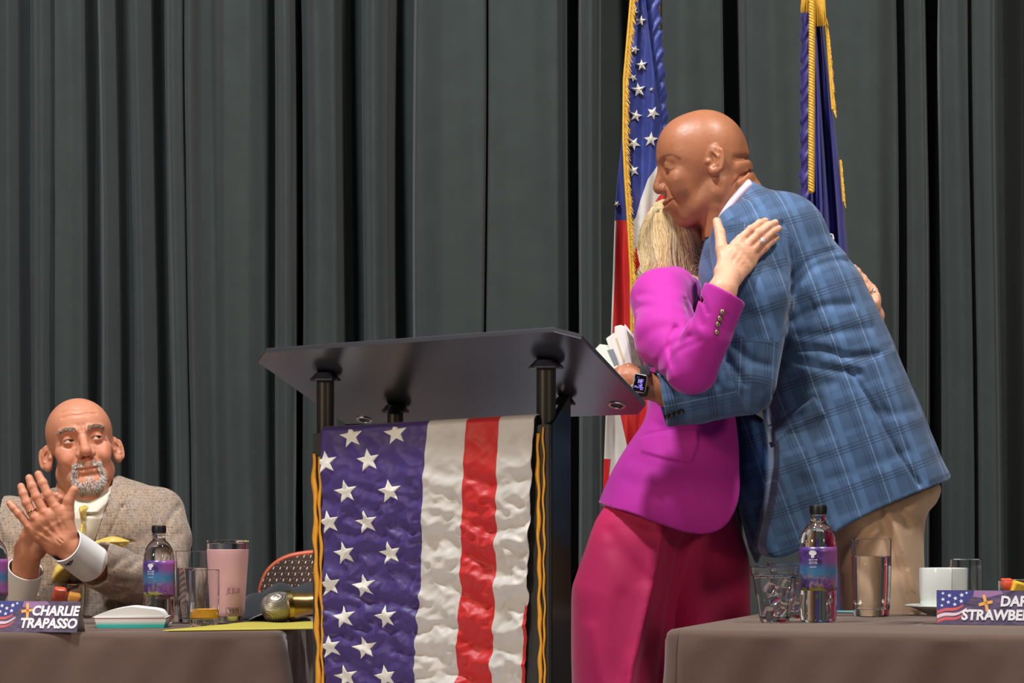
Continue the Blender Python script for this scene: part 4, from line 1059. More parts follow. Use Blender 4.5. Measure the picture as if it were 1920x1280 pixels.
t = nails(v, t, [(f[0][3], np.array((.002, -.0065, .002)), .0062) for f in F4])
red = np.clip(1-min_d/.012, 0, 1) if False else np.zeros(len(v))
for f in F4:
    for p in (f[0][0], f[0][1]): red = np.maximum(red, np.exp(-(np.linalg.norm(v-p-np.array((0, -.008, 0)), axis=1)/.010)**2))
t[:, :3] *= 1-red[:, None]*np.array((.02, .12, .12)); parts.append((v, q, t))
# left hand on his back
g = G(Q(1575, 640, -.07), Q(1660, 480, .16), .0016)
F5 = [([Q(1634, 541, .034), Q(1618, 522, .034), Q(1607, 509, .030), Q(1601, 501, .026)], [.0088, .0082, .0075, .0064]), ([Q(1637, 546, .018), Q(1619, 527, .018), Q(1606, 513, .012), Q(1597, 504, .006)], [.009, .0085, .0078, .0068]),
      ([Q(1641, 555, .002), Q(1624, 541, .002), Q(1611, 529, -.004), Q(1602, 520, -.010)], [.009, .0085, .0078, .0066]), ([Q(1640, 567, -.012), Q(1627, 557, -.012), Q(1617, 547, -.018), Q(1610, 538, -.022)], [.0084, .0078, .0070, .006])]
g.chain([Q(1600, 660, .13), Q(1634, 610, .04), Q(1637, 592, .02)], [.028, .025, .024], .01)
hand(g, (Q(1637, 590, .030), Q(1636, 592, .002)), F5, ([Q(1632, 588, .045), Q(1620, 560, .06), Q(1608, 540, .065)], [.012, .0105, .009]), .0105, dorsal=(.8, 0, .5), tendon=.0012)
v, q = g.mesh(); v = relax(v, q, 1, .3); t = nails(v, np.ones((len(v), 4)), [(f[0][3], np.array((.004, -.003, .005)), .006) for f in F5]); parts.append((v, q, t))
# body under the clothes
g = G(Q(1110, 1790, -.36), Q(1660, 480, .36), .012)
g.chain([Q(1266, 535, .07), Q(1285, 600, .05), Q(1295, 780, .05), Q(1250, 900, .05)], [.05, .085, .08, .08], .03, k2=.04)
g.chain([Q(1275, 580, .04), Q(1245, 560, -.09), Q(1256, 632, -.2), Q(1300, 688, -.285), Q(1346, 575, -.334)], [.05, .04, .038, .032, .024], .02)
g.chain([Q(1280, 580, .06), Q(1290, 560, .18), Q(1400, 660, .29), Q(1520, 690, .29), Q(1600, 655, .13)], [.05, .04, .035, .03, .024], .02)
for sd, x0 in ((-.03, 1180), (.12, 1330)): g.chain([Q(1250+(x0-1255)*.45, 950, .06+(sd-.05)*.5), Q(x0-10, 1350, sd+.03), Q(x0-20, 1740, sd+.03)], [.045, .036, .032], .03)
bd = g.mesh(); parts.append((bd[0], bd[1], np.ones((len(bd[0]), 4))))
v, q, c = join(parts); me = np_mesh('person', v, q); attr(me, 'tint', c)
wom = link('person', me, M['skin_fair']); tag(wom, 'blonde person in a magenta suit with one hand on his shoulder', 'person')
for s in (1, -1):
    p = (np.array(HW['eye'][0])*np.array((s, 1, 1))*.86*BS)@RW.T+hc; eyeball(wom, tuple(p), HW['eye'][1]*.86*BS, tuple(RW@np.array((0, 1, -.2))), M['iris'])
# hair: a base volume and locks over it
g = G(Q(1180, 560, -.03), Q(1350, 350, .25), .0032)
hp = [(1250, 371), (1228, 384), (1210, 412), (1202, 445), (1200, 480), (1205, 508), (1220, 522), (1250, 529), (1290, 532), (1316, 526), (1326, 500), (1330, 465), (1330, 430), (1312, 398), (1285, 380)]
hp = [(1266+(x-1266)*.92, 455+(y-455)*.95) for x, y in hp]; g.inflate(xz(smooth_poly(hp)), YM+.115*BS, .075, .094)
g.noise(.004, 55, 3)
v, q = g.mesh(); me = np_mesh('hair', v, q); attr(me, 'tint', np.tile(np.array(L(150, 118, 78)), (len(v), 1))); hair = link('hair', me, M['hair'], wom)
P1 = [(1246, 372), (1252, 373), (1262, 376)]
def lock(s, lift, seed):
    r = random.Random(seed); lp = lambda a, b: a+(b-a)*s
    x0, y0 = lp(1229, 1266)+r.uniform(-3, 3), 374+abs(s-.45)*14+r.uniform(-1, 3)
    pts = [(x0, y0), (lp(1210, 1292)+r.uniform(-4, 4), lp(412, 402)), (lp(1201, 1318)+r.uniform(-5, 5), lp(462, 448)+r.uniform(-4, 4)), (lp(1204, 1322)+r.uniform(-6, 6), 498+r.uniform(-6, 6))]
    if s > .25:
        cx = r.uniform(-16, 4); pts += [(lp(1205, 1316)+cx*.7, 520+r.uniform(-5, 4)), (lp(1200, 1306)+cx*1.6, 524+r.uniform(-12, 4)), (lp(1196, 1296)+cx*2, 514+r.uniform(-12, 8))]
    else: pts += [(1204+r.uniform(-3, 12), 516+r.uniform(-5, 5)), (1200+r.uniform(-6, 26), 526+r.uniform(-8, 3))]
    sp = smooth_poly(pts, False, 4); sp = [(x+3.2*math.sin(i_*.55+s*9+r.random()*.5)*min(1, i_/6), y) for i_, (x, y) in enumerate(sp)]; out = []
    for x, y in sp:
        e = 1-((x-1265)/68)**2-0; e2 = 1-max(0, (405-y)/36)**2; dd = math.sqrt(max(.02, min(1, e)*min(1, max(0, e2)))) if e > 0 else .1
        out.append(Q(x, y, .115-(.093+lift)*dd))
    return out
tones = [L(216, 188, 138), L(236, 222, 186), L(196, 164, 112), L(150, 118, 76), L(228, 206, 160), L(120, 92, 62)]
items = []
for i in range(2600):
    s = random.random(); c = np.array(random.choices(tones, (4, 3.2, 3, 1.4, 4, .8))[0]); band = .5+.5*math.sin(s*21+2*math.sin(s*7)); c = c*(.80+.46*band); c[3] = 1
    items.append((lock(s, random.uniform(.001, .010), i), random.uniform(.0005, .0012), c))
for i in range(160):         # loose wisps at the ends
    s = random.uniform(.35, 1); x = 1215+105*s; pts = [Q(x, 500+random.uniform(-25, 20), .02+.03*random.random())]
    a = random.uniform(-.6, 2.6)
    for k in range(5): a += random.uniform(.1, .8); x += 5*math.cos(a); pts.append(pts[-1]+np.array((.005*math.cos(a), random.uniform(-.003, .001), .005*math.sin(a))))
    items.append((pts, .0006, np.array(L(220, 196, 150))))
tag(strands('hair_strands', items, M['hair'], hair), kind='stuff')
# jacket
g = G(Q(1100, 1015, -.40), Q(1650, 495, .37), .0031)
tj = [(1300, 512), (1265, 506), (1233, 509), (1211, 522), (1199, 550), (1191, 590), (1192, 630), (1200, 680), (1212, 720), (1216, 760), (1206, 792), (1186, 822), (1160, 862), (1138, 905), (1126, 943),
      (1180, 962), (1240, 985), (1290, 999), (1325, 998), (1352, 984), (1370, 955), (1380, 915), (1382, 850), (1379, 780), (1375, 700), (1362, 620), (1340, 560), (1322, 528)]
te = tj[:14]+[(1110, 985), (1090, 1080), (1200, 1120), (1350, 1120), (1440, 1040), (1450, 930), (1420, 850), (1390, 780)]+tj[24:]
g.inflate(xz(smooth_poly(te, True, 4)), YM+.05*BS, .135, lambda X, Z: .150+.02*np.clip((1.13-Z)/.15, -1, 1)+0*X)
tsd = poly_sd(np.array(xz(smooth_poly(tj, True, 4))), g.ax[0][:, None], g.ax[2][None, :]).astype(np.float32)[:, None, :]; g.f = np.maximum(g.f, tsd)
g.chain([Q(1262, 545, -.06), Q(1240, 560, -.10), Q(1252, 632, -.205), Q(1296, 688, -.285)], [.050, .060, .064, .0530], .014, k2=.018)
g.chain([Q(1297, 688, -.287), Q(1328, 625, -.318), Q(1370, 520, -.338)], [.0530, .0470, .0425], .010)
g.chain([Q(1290, 560, .18), Q(1400, 665, .29), Q(1520, 695, .29), Q(1602, 655, .135)], [.055, .05, .045, .038], .02)
a = np.array(xz([(1324, 531)], YM-.33*BS)[0]); b = np.array(xz([(1390, 567)], YM-.33*BS)[0]); nn = np.array((-(b-a)[1], (b-a)[0])); nn /= np.linalg.norm(nn)
if nn[1] > 0: nn = -nn
g.op(lambda X, Y, Z: (X-a[0])*nn[0]+(Z-a[1])*nn[1]+0*Y, Q(1300, 600, -.40), Q(1440, 470, -.27), .0, True)
g.cap(Q(1350, 568, -.331), Q(1368, 530, -.339), .036, .0385, .0, True)
g.disp(strokes([([(1222, 700), (1248, 655), (1292, 640)], .004, .008), ([(1240, 712), (1262, 668), (1300, 650)], .0035, .007), ([(1256, 690), (1248, 645), (1264, 620)], .004, .006), ([(1262, 622), (1252, 660), (1256, 700)], .003, .006),
    ([(1196, 572), (1236, 580), (1284, 592)], .0035, .009), ([(1202, 548), (1246, 556), (1286, 576)], .0025, .009), ([(1286, 560), (1290, 600), (1286, 640)], .004, .006), ([(1300, 540), (1296, 580), (1304, 620)], .003, .008),
    ([(1200, 640), (1225, 622), (1262, 618)], .003, .012), ([(1304, 665), (1324, 690), (1340, 700)], .002, .010), ([(1290, 525), (1300, 560), (1315, 600)], .003, .0035)], YM-.2*BS), YM-.12*BS)
g.disp(strokes([([(1216, 780), (1250, 800), (1300, 806)], .003, .010), ([(1180, 850), (1230, 880), (1290, 895)], .002, .016), ([(1160, 890), (1200, 910), (1250, 915)], .002, .016), ([(1203, 816), (1250, 806), (1308, 802)], .003, .003)], YM-.1*BS), YM-.0*BS)
g.disp(region([(1203, 818), (1250, 808), (1310, 804), (1308, 836), (1296, 868), (1250, 860), (1204, 845)], -.0045, YM-.1*BS), YM-.0*BS)
g.noise(.0016, 18, 5)
v, q = g.mesh(); v = relax(v, q, 1, .3); wj = link('jacket', np_mesh('jacket', v, q), M['magenta'], wom)
for x, y, d in ((1354.5, 585, -.374), (1350, 597, -.371), (1346.5, 608, -.368), (1344.5, 623, -.364)):
    b = MB(); bmesh.ops.create_uvsphere(b.bm, u_segments=16, v_segments=10, radius=.0062, matrix=Matrix.Translation(W(x, y, YM+d*BS))@Matrix.Diagonal((1, .7, 1, 1))); b.build('cuff_button', M['bead'], wj)
g = G(Q(1240, 560, -.06), Q(1345, 500, .18), .004); g.cap(Q(1272, 545, .08), Q(1268, 520, .09), .062, .056)
v, q = g.mesh(); link('blouse', np_mesh('blouse', v, q), M['blouse'], wom)
# trousers
g = G(Q(1050, 1800, -.20), Q(1450, 885, .30), .0048)
nl = [(1165, 925), (1132, 950), (1111, 985), (1098, 1028), (1081, 1078), (1072, 1112), (1071, 1200), (1072, 1350), (1070, 1585), (1066, 1775), (1236, 1775), (1250, 1585), (1256, 1350), (1266, 1180), (1284, 1070), (1306, 985), (1330, 900), (1240, 885)]
g.inflate(xz(smooth_poly(nl, True, 4)), YM+.01*BS, .10, lambda X, Z: .082+.06*np.clip((.93-Z)/.35, 0, 1)+0*X)
fl = [(1200, 900), (1300, 885), (1378, 890), (1391, 955), (1405, 1010), (1417, 1060), (1419, 1160), (1423, 1400), (1428, 1585), (1432, 1775), (1272, 1775), (1262, 1585), (1255, 1350), (1245, 1200), (1225, 1050)]
g.inflate(xz(smooth_poly(fl, True, 4)), YM+.13*BS, .10, lambda X, Z: .085+.03*np.clip((.93-Z)/.35, 0, 1)+0*X, .012)
g.disp(strokes([([(1240, 995), (1230, 1060), (1212, 1140), (1196, 1210), (1178, 1290), (1150, 1585)], -.012, .014), ([(1260, 1000), (1249, 1070), (1232, 1150), (1206, 1220), (1190, 1300), (1165, 1585)], .008, .016),
    ([(1146, 1000), (1190, 1060), (1218, 1090)], .004, .014), ([(1150, 1030), (1190, 1090)], .003, .014), ([(1165, 1120), (1155, 1200), (1160, 1290)], .003, .018), ([(1108, 1180), (1120, 1240), (1135, 1290)], -.004, .016),
    ([(1300, 1050), (1340, 1075), (1395, 1080)], .003, .010), ([(1290, 1070), (1340, 1100), (1400, 1130)], .002, .014), ([(1116, 985), (1104, 1030), (1090, 1075)], .0018, .0028)], YM-.1*BS), YM+.03*BS)
cz = np.array(xz([(1246, 930), (1240, 995), (1230, 1060), (1212, 1140), (1196, 1210), (1178, 1290), (1150, 1600)], YM-.1*BS))[::-1]
g.disp(lambda X, Z: .50*np.clip(X-np.interp(Z, cz[:, 1], cz[:, 0])-.004, 0, .075)*np.clip((1.0-Z)/.12, 0, 1), YM+.02*BS)
g.noise(.0022, 13, 7)
v, q = g.mesh(); link('trousers', np_mesh('trousers', v, q), M['magenta_warm_lit'], wom)
for sd, x0 in ((-.03, 1170), (.12, 1345)):
    c = W(x0, HY, YM+sd*BS); b = MB(); bmesh.ops.create_uvsphere(b.bm, u_segments=24, v_segments=14, radius=1, matrix=Matrix.Translation((c.x+.04, c.y, .035))@Matrix.Diagonal((.12, .04, .035, 1)))
    for vv in b.bm.verts: vv.co.z = max(vv.co.z, .002)
    b.build('shoe', M['blouse'], wom)
# rings
def finger_ring(p0, p1, t, r, parent, stone=0, face=(0, -1, 0)):
    p0, p1 = Vector(p0), Vector(p1); c = p0+(p1-p0)*t; R = (p1-p0).to_track_quat('Z', 'Y').to_matrix()
    o = MB().lathe([(r, -.0013), (r+.0016, -.0010), (r+.0018, 0), (r+.0016, .0010), (r, .0013)], 28, c, R, True).build('ring', M['ringgold'], parent)
    if stone:
        f = Vector(face).normalized(); cc = c+f*(r+.0022); b = MB(); bmesh.ops.create_icosphere(b.bm, subdivisions=1, radius=stone, matrix=Matrix.Translation(cc)@Matrix.Diagonal((1, .7, 1, 1)))
        for k in range(8):
            a = k*math.pi/4; ux = Vector((1, 0, 0)); uz = Vector((0, 0, 1)); bmesh.ops.create_icosphere(b.bm, subdivisions=1, radius=stone*.28, matrix=Matrix.Translation(cc+ux*stone*1.0*math.cos(a)+uz*stone*1.0*math.sin(a)))
        b.build('gem', M['stone'], o, smooth=False)
finger_ring(F4[2][0][0], F4[2][0][1], .85, .0088*BS, wom, .0052, (.1, -1, .1))
finger_ring(F5[2][0][0], F5[2][0][1], .55, .0090*BS, wom, .0036, (.6, -.7, .2))

SC = 1.0
# ------------------------------------------------------------------ the seated man, clapping (Y = 5.75)
YS = 5.75
def S_(px, py, d=0.0): return np.array(W(px, py, YS+d))
def xs(pts, d=0.0): return xz(pts, YS+d)
YFR = YS-.15
M['skin_ruddy'] = skin('ruddy_skin', L(204, 138, 108), .38, .12); M['cream_shirt'] = suit('cream_shirt', L(216, 206, 190), .75, .1, .03); M['yellow_silk'] = satin('yellow_silk', L(214, 186, 84), .4)
def tweed(name):
    g = N(name); c = g.attr('cloth'); nz = g.n('ShaderNodeTexNoise'); nz.inputs['Scale'].default_value = 60; g.lk(c, nz.inputs['Vector'])
    cw = g.n('ShaderNodeVectorMath', operation='ADD'); sc = g.n('ShaderNodeVectorMath', operation='SCALE'); g.lk(nz.outputs['Color'], sc.inputs[0]); sc.inputs['Scale'].default_value = .009
    g.lk(c, cw.inputs[0]); g.lk(sc.outputs[0], cw.inputs[1]); s = g._sep(cw.outputs[0])
    n1 = g.noise(130, 4, g.mapping(c, (1, .35, 1))); n2 = g.noise(36, 3, c)
    base = g.mix(n1, L(112, 92, 80), L(196, 172, 148)); base = g.mix(g.ramp(n2, .35, .65, 0, .4), base, L(140, 134, 132))
    gate = g.ramp(g.noise(110, 3, c), .44, .60)
    dk = g.math('MAXIMUM', g.line(s[0], .0088, .0008), g.line(s[1], .0068, .0008)); dk = g.math('MULTIPLY', g.math('MULTIPLY', dk, gate), .68)
    base = g.mix(dk, base, L(62, 50, 44))
    g.p(Base_Color=base, Roughness=.85); g.b.inputs['Sheen Weight'].default_value = .2; g.b.inputs['Specular IOR Level'].default_value = .2
    g.bump(g.math('SUBTRACT', n1, g.math('MULTIPLY', dk, .8)), .5, .001); return g.m
M['tweed'] = tweed('brown_tweed')
HS = dict(HEAD)
HS.update(cranium=((0, 0, .045), (.0795, .095, .083)), ulip=((.034, .080, -.0505), (.014, .0955, -.0595), (0, .099, -.0615)), llip=((.032, .080, -.0540), (.013, .093, -.069), (0, .0955, -.0715)),
    mouth=((.0340, .084, -.0525), (.015, .100, -.0635), (0, .105, -.0655)), puff=((.041, .068, -.032), .0185), cheek=((.046, .060, -.012), .021), jaw=((.048, .012, -.052), (.021, .072, -.090), .020, .018), chin=((0, .080, -.096), .021), slit=(.0128, .013, .0030), slit_dz=-.0014,
    fold=((.019, .103, -.025), (.034, .090, -.043), (.041, .078, -.062)), foldr=.0032, ear=(.083, -.006, -.004), ear_yaw=.75, ear_r=(.0082, .0195, .0315), ear_tilt=.12, tip=((0, .1180, -.0255), .0128), ala=((.0150, .104, -.029), .0098),
    maxilla=((0, .081, -.055), (.034, .021, .025)), neck=((0, -.025, -.05), (-.0, -.015, -.20), .054, .060))
fw = lambda l, z: .035+.06*math.sqrt(max(0, 1-(l/.064)**2-((z-.05)/.058)**2))
wr = [([(0.0, fw(0, z0)+.0005, z0), (.02, fw(.02, z0+dz)+.0005, z0+dz), (.038, fw(.038, z0+dz*.3), z0+dz*.3)], .0007, .006) for z0, dz in ((.066, .003), (.079, .003))]
wr += [([(.019, .0905, -.003), (.033, .0900, -.0075), (.047, .079, -.002)], .0010, .004), ([(.050, .074, .006), (.060, .062, .003)], .0011, .004), ([(.050, .073, .001), (.059, .062, -.005)], .0010, .004), ([(.006, .1, .03), (.007, .1, .042)], .0014, .006)]
def nk(Ch, E, Cp): Ch([(.05, .01, -.06), (.036, .03, -.12), (.02, .045, -.19)], [.011, .012, .012], .02); Cp((0, .03, -.09), (0, .03, -.20), .03, .036, .02)
hv, hq, lipd = head(HS, .0015, lo=(-.112, -.115, -.19), hi=(.112, .14, .135), wrinkles=wr, extra=nk)
ya, pi_, ro = math.radians(13), math.radians(11), math.radians(8)
f0 = np.array((math.sin(ya), -math.cos(ya), 0)); z0 = np.array((0, 0, 1.)); l0 = np.array((math.cos(ya), math.sin(ya), 0))
fwd = math.cos(pi_)*f0+math.sin(pi_)*z0; up = math.cos(pi_)*z0-math.sin(pi_)*f0
lat = math.cos(ro)*l0+math.sin(ro)*up; up = math.cos(ro)*up-math.sin(ro)*l0
RS = np.stack([lat, fwd, up], 1); oS = S_(153, 846)
def sw(v): return np.atleast_2d(v)@RS.T+oS
X, Yv, Z = np.abs(hv[:, 0]), hv[:, 1], hv[:, 2]
tint = np.ones((len(hv), 4)); tint[:, :3] *= 1-LASH_AND_MOUTH_SHADE[:, None]; lm = np.clip(1-(lipd+.0005)/.0015, 0, 1)[:, None]; tint[:, :3] = tint[:, :3]*(1-lm)+np.array((.86, .62, .62))*lm
ringm = (X/.037)**2+((Z+.080)/.037)**2
beard = ((Yv > .045) & (Z < -.052) & (((ringm > .50) & (ringm < 1.25)) | ((Z < -.092) & (ringm < 1.3)) | ((X < .006) & (Z < -.075)))) & (lipd > .0015) & (Z > -.118) & (Yv > .052)
tache = (Yv > .08) & (Z < -.046) & (Z > -.058) & (X > .006) & (X < .034) & (lipd > .001)
bm_ = np.clip(beard+tache, 0, 1).astype(float)[:, None]; tint[:, :3] = tint[:, :3]*(1-.55*bm_)+np.array((.95, 1.06, 1.12))*.55*bm_
flush = np.exp(-((X-.044)**2+(Z+.022)**2)/.0004)*(Yv > .03)+.9*np.exp(-((X)**2+(Z+.026)**2)/.0002)*(Yv > .09); tint[:, :3] *= 1-flush[:, None]*np.array((.0, .14, .16))
head_arr = (sw(hv), hq[:, ::-1], tint)
# hands
g = G(S_(-5, 1090, -.50), S_(160, 870, -.36), .0014)
r4 = [.0105, .0102, .0096, .0086]
F6 = [([S_(104, 950, -.447), S_(90, 927, -.447), S_(80, 905, -.444), S_(72, 889, -.440)], r4), ([S_(83, 960, -.450), S_(68, 931, -.450), S_(60, 911, -.447), S_(54.5, 896, -.443)], r4),
      ([S_(65, 970, -.450), S_(50, 942, -.450), S_(44, 925, -.447), S_(39.5, 912, -.443)], r4), ([S_(55, 987, -.446), S_(36, 963, -.446), S_(26, 952, -.443), S_(18.5, 944, -.440)], [.0096, .0092, .0085, .0078])]
g.chain([S_(176, 1060, -.350), S_(130, 1026, -.418), S_(116, 1014, -.428)], [.034, .031, .030], .01)
hand(g, (S_(132, 998, -.432), S_(98, 1028, -.432)), F6, ([S_(126, 1000, -.43), S_(128, 966, -.436), S_(129, 938, -.440), S_(139, 918, -.442)], [.0170, .0135, .0120, .0100]), .0135, tendon=.0018)
for i in range(4): g.chain([S_(128-i*5, 1004+i*5, -.456), S_(112-i*5, 992+i*4, -.461)], [.0012, .0009], .002, True)
g.noise(.0003, 240, 1); v, q = g.mesh(); v = relax(v, q, 1, .3); t = np.ones((len(v), 4))
for f in F6:
    for p in (f[0][0], f[0][1]):
        m = np.exp(-(np.linalg.norm(v-p-np.array((0, -.009, 0)), axis=1)/.010)**2); t[:, :3] *= 1-m[:, None]*np.array((.02, .14, .15))
    m = np.exp(-(np.linalg.norm(v-f[0][3]-np.array((0, -.008, .003)), axis=1)/.0055)**4)[:, None]; t[:, :3] = t[:, :3]*(1-m)+np.array((1.03, 1.08, 1.1))*m
lh = (v, q, t)
g = G(S_(10, 1110, -.46), S_(150, 905, -.32), .0016)
F7 = [([S_(90, 968, -.405), S_(102, 948, -.406), S_(108, 940, -.408), S_(113, 934, -.41)], r4), ([S_(80, 972, -.405), S_(94, 946, -.406), S_(101, 936, -.408), S_(106, 929, -.41)], r4),
      ([S_(70, 978, -.405), S_(84, 948, -.406), S_(91, 936, -.408), S_(96, 928, -.41)], r4), ([S_(60, 988, -.405), S_(72, 960, -.406), S_(79, 948, -.408), S_(83, 940, -.41)], [.0096, .0092, .0085, .0078])]
g.chain([S_(34, 1112, -.338), S_(46, 1072, -.372), S_(52, 1040, -.39)], [.034, .031, .030], .01)
hand(g, (S_(72, 1030, -.395), S_(42, 1026, -.395)), F7, ([S_(70, 1034, -.40), S_(96, 1004, -.412), S_(112, 985, -.412), S_(122, 972, -.41)], [.017, .0135, .012, .010]), .0145, tendon=0)
v, q = g.mesh(); v = relax(v, q, 1, .3); rh = (v, q, np.ones((len(v), 4)))
g = G(S_(-60, 1395, -.45), S_(370, 880, .28), .012)
g.chain([S_(153, 900, .0), S_(155, 1010, .02), S_(158, 1240, .06)], [.055, .11, .11], .03, k2=.04)
g.chain([S_(150, 985, .0), S_(35, 975, .0), S_(-5, 1100, -.12), S_(40, 1095, -.34), S_(45, 1075, -.368)], [.07, .045, .04, .03, .022], .02); g.chain([S_(150, 985, .0), S_(285, 975, .0), S_(292, 1092, -.14), S_(176, 1060, -.350), S_(130, 1026, -.418)], [.07, .045, .04, .03, .022], .02)
bd = g.mesh(); v, q, c = join([head_arr, lh, rh, (bd[0], bd[1], np.ones((len(bd[0]), 4)))])
me = np_mesh('person', v, q); attr(me, 'tint', c); sit = link('person', me, M['skin_ruddy']); tag(sit, 'bald person with a white goatee in a brown tweed jacket, seated and clapping', 'person')
for s in (1, -1): eyeball(sit, tuple(sw(np.array(HS['eye'][0])*np.array((s, 1, 1)))[0]), HS['eye'][1], tuple(fwd*.9+lat*.42+up*.10), M['iris'])
# goatee and eyebrows
items = []; w = sw(hv)
def at_mask(mask, n, length, rad, cols, dirf, jit=.5):
    idx = np.flatnonzero(mask); idx = rng.choice(idx, n)
    for i in idx:
        p = w[i]; side = 1 if hv[i, 0] > 0 else -1; d = dirf(hv[i], side); d = RS@(d/np.linalg.norm(d)); d = d+rng.normal(size=3)*.22*jit; d /= np.linalg.norm(d); l = length*rng.uniform(.6, 1.3)
        items.append(([p, p+d*l*.5+fwd*.0006, p+d*l-fwd*.0005], rad*rng.uniform(.7, 1.2), np.array(L(*cols[rng.integers(len(cols))]))))
wh = [(232, 226, 218), (214, 206, 198), (240, 236, 230), (190, 180, 170), (140, 128, 118)]
at_mask(beard, 1900, .0085, .00042, wh, lambda p, s: np.array((s*.15, .55, -.75)))
at_mask(tache, 420, .0065, .00040, wh, lambda p, s: np.array((s*.5, .4, -.6)))
be = (Yv > .05) & (np.abs(Z-(.0315+.0045*np.sin((X-.012)/.036*3.0))) < .0040) & (X > .012) & (X < .050)
at_mask(be, 620, .0085, .00042, [(150, 124, 104), (190, 168, 150), (112, 86, 70), (206, 190, 176)], lambda p, s: np.array((s*.9, .35, .25)), .8)
tag(strands('beard_and_brows', items, M['hair'], sit), kind='stuff')
# shirt, tie
g = G(S_(90, 1110, -.21), S_(262, 880, .12), .003)
g.inflate(xs(smooth_poly([(110, 925), (118, 910), (160, 925), (205, 900), (203, 893), (214, 910), (212, 950), (206, 1000), (186, 1045), (160, 1090), (120, 1090), (104, 1000)]), -.12), YS-.0, .05, lambda X, Z: .100+.06*np.clip((1.0-Z)/.05, 0, 1)+0*X)
g.disp(region([(218, 892), (224, 906), (183, 962), (152, 962), (162, 945), (196, 922)], -.006, YFR), YS)
v, q = g.mesh(); sh = link('shirt', np_mesh('shirt', v, q), M['cream_shirt'], sit)
g = G(S_(70, 1110, -.22), S_(205, 935, -.02), .0026)
tk = [(140, 950), (149, 946), (161, 950), (159, 972), (152, 982), (144, 974)]; g.inflate(xs(tk, -.19), YS-.108, .018, .088)
g.inflate(xs([(146, 976), (157, 978), (160, 1010), (150, 1060), (108, 1096), (88, 1092), (97, 1062), (130, 1030), (142, 1000)], -.19), YS-.106, .02, lambda X, Z: .088+.02*np.clip((.97-Z)/.1, 0, 1)+0*X, .003)
v, q = g.mesh(); link('tie', np_mesh('tie', v, q), M['yellow_silk'], sit)
# jacket
g = G(S_(-75, 1400, -.46), S_(395, 880, .24), .0036)
tj = [(104, 913), (70, 927), (28, 942), (0, 958), (-16, 985), (-24, 1040), (-18, 1140), (-10, 1290), (40, 1340), (160, 1344), (300, 1340), (335, 1290), (330, 1140), (338, 1060), (346, 1010), (344, 975), (332, 950), (306, 926), (272, 909), (238, 897), (222, 891), (212, 894), (160, 915)]
g.inflate(xs(smooth_poly(tj, True, 4)), YS+.02, .11, lambda X, Z: .165+0*X*Z)
g.f = np.maximum(g.f, -.5)
g.chain([S_(300, 962, .0), S_(304, 1010, -.04), S_(292, 1098, -.15)], [.060, .066, .064], .02, k2=.02); g.chain([S_(292, 1098, -.15), S_(225, 1078, -.28), S_(130, 1034, -.42)], [.064, .060, .052], .014)
g.chain([S_(18, 975, .0), S_(-14, 1040, -.05), S_(-8, 1108, -.16)], [.060, .064, .062], .02, k2=.02); g.chain([S_(-8, 1108, -.16), S_(16, 1120, -.27), S_(38, 1112, -.36)], [.062, .056, .050], .014)
g.op(lambda X, Y, Z: d_cap(X, Y, Z, S_(150, 1044, -.385), S_(60, 1000, -.55), .075, .075), S_(50, 1110, -.62), S_(200, 950, -.31), .0, True)
g.op(lambda X, Y, Z: d_cap(X, Y, Z, S_(36, 1100, -.36), S_(60, 1010, -.52), .062, .06), S_(-30, 1150, -.62), S_(120, 950, -.31), .0, True)
V = [(96, 905), (188, 889), (197, 905), (198, 938), (184, 985), (168, 1035), (150, 1100), (120, 1110), (96, 1000)]
g.disp(region(V, .045, YFR, .006), YS-.02)
g.disp(strokes([([(226, 903), (236, 925), (226, 950)], .003, .003), ([(226, 950), (243, 936), (247, 922)], .0035, .003), ([(226, 950), (212, 985), (186, 1040), (168, 1090)], .003, .003), ([(322, 948), (306, 985), (300, 1020), (268, 1060)], .005, .007),
    ([(296, 1000), (262, 1040), (238, 1060)], .004, .008), ([(330, 1000), (300, 1030), (270, 1045)], .003, .010), ([(20, 955), (34, 985), (36, 1030)], .004, .006), ([(172, 1022), (212, 1012), (250, 1016)], .003, .003), ([(180, 1100), (230, 1110), (280, 1100)], .003, .010),
    ([(190, 1060), (240, 1085), (290, 1090)], .003, .010), ([(210, 1120), (260, 1130), (300, 1120)], .003, .008), ([(320, 1040), (300, 1062), (310, 1090)], .003, .008)], YFR), YS-.0)
g.noise(.0022, 17, 8)
v, q = g.mesh(); v = relax(v, q, 1, .3); me = np_mesh('jacket', v, q)
cl = v-np.array(S_(160, 1000)); cl = np.stack([cl[:, 0]+cl[:, 1]*.5, cl[:, 2], cl[:, 1]], 1)
dF = d_cap(v[:, 0], v[:, 1], v[:, 2], S_(285, 1096, -.16), S_(130, 1034, -.42), .064, .052); fo = slices_uv(v, S_(292, 1098, -.15), S_(130, 1034, -.42), (0, 0, 1)); m = dF < .012; cl[m] = fo[m]; attr(me, 'cloth', cl)
sj = link('jacket', me, M['tweed'], sit)
# cuffs
def cuff(a, b, ra, rb, thick=.0025):
    a, b = Vector(a), Vector(b); R = (b-a).to_track_quat('Z', 'Y').to_matrix(); l = (b-a).length
    return MB().lathe([(ra, 0), (rb, l-.003), (rb+.0005, l), (rb-thick, l), (rb-thick-.0005, l-.004), (ra-thick, 0)], 40, a, R, True)
M['white_cuff'] = suit('white_cuff', L(232, 232, 230), .75, .1, .03)
c1 = cuff(S_(172, 1057, -.355), S_(122, 1020, -.430), .0445, .0425).build('shirt_cuff', M['white_cuff'], sit)
c2 = cuff(S_(32, 1118, -.335), S_(48, 1066, -.378), .0425, .0400).build('shirt_cuff', M['white_cuff'], sit)
M['ink'] = plain('dark_thread', L(34, 32, 44), .7)
MONO = c1
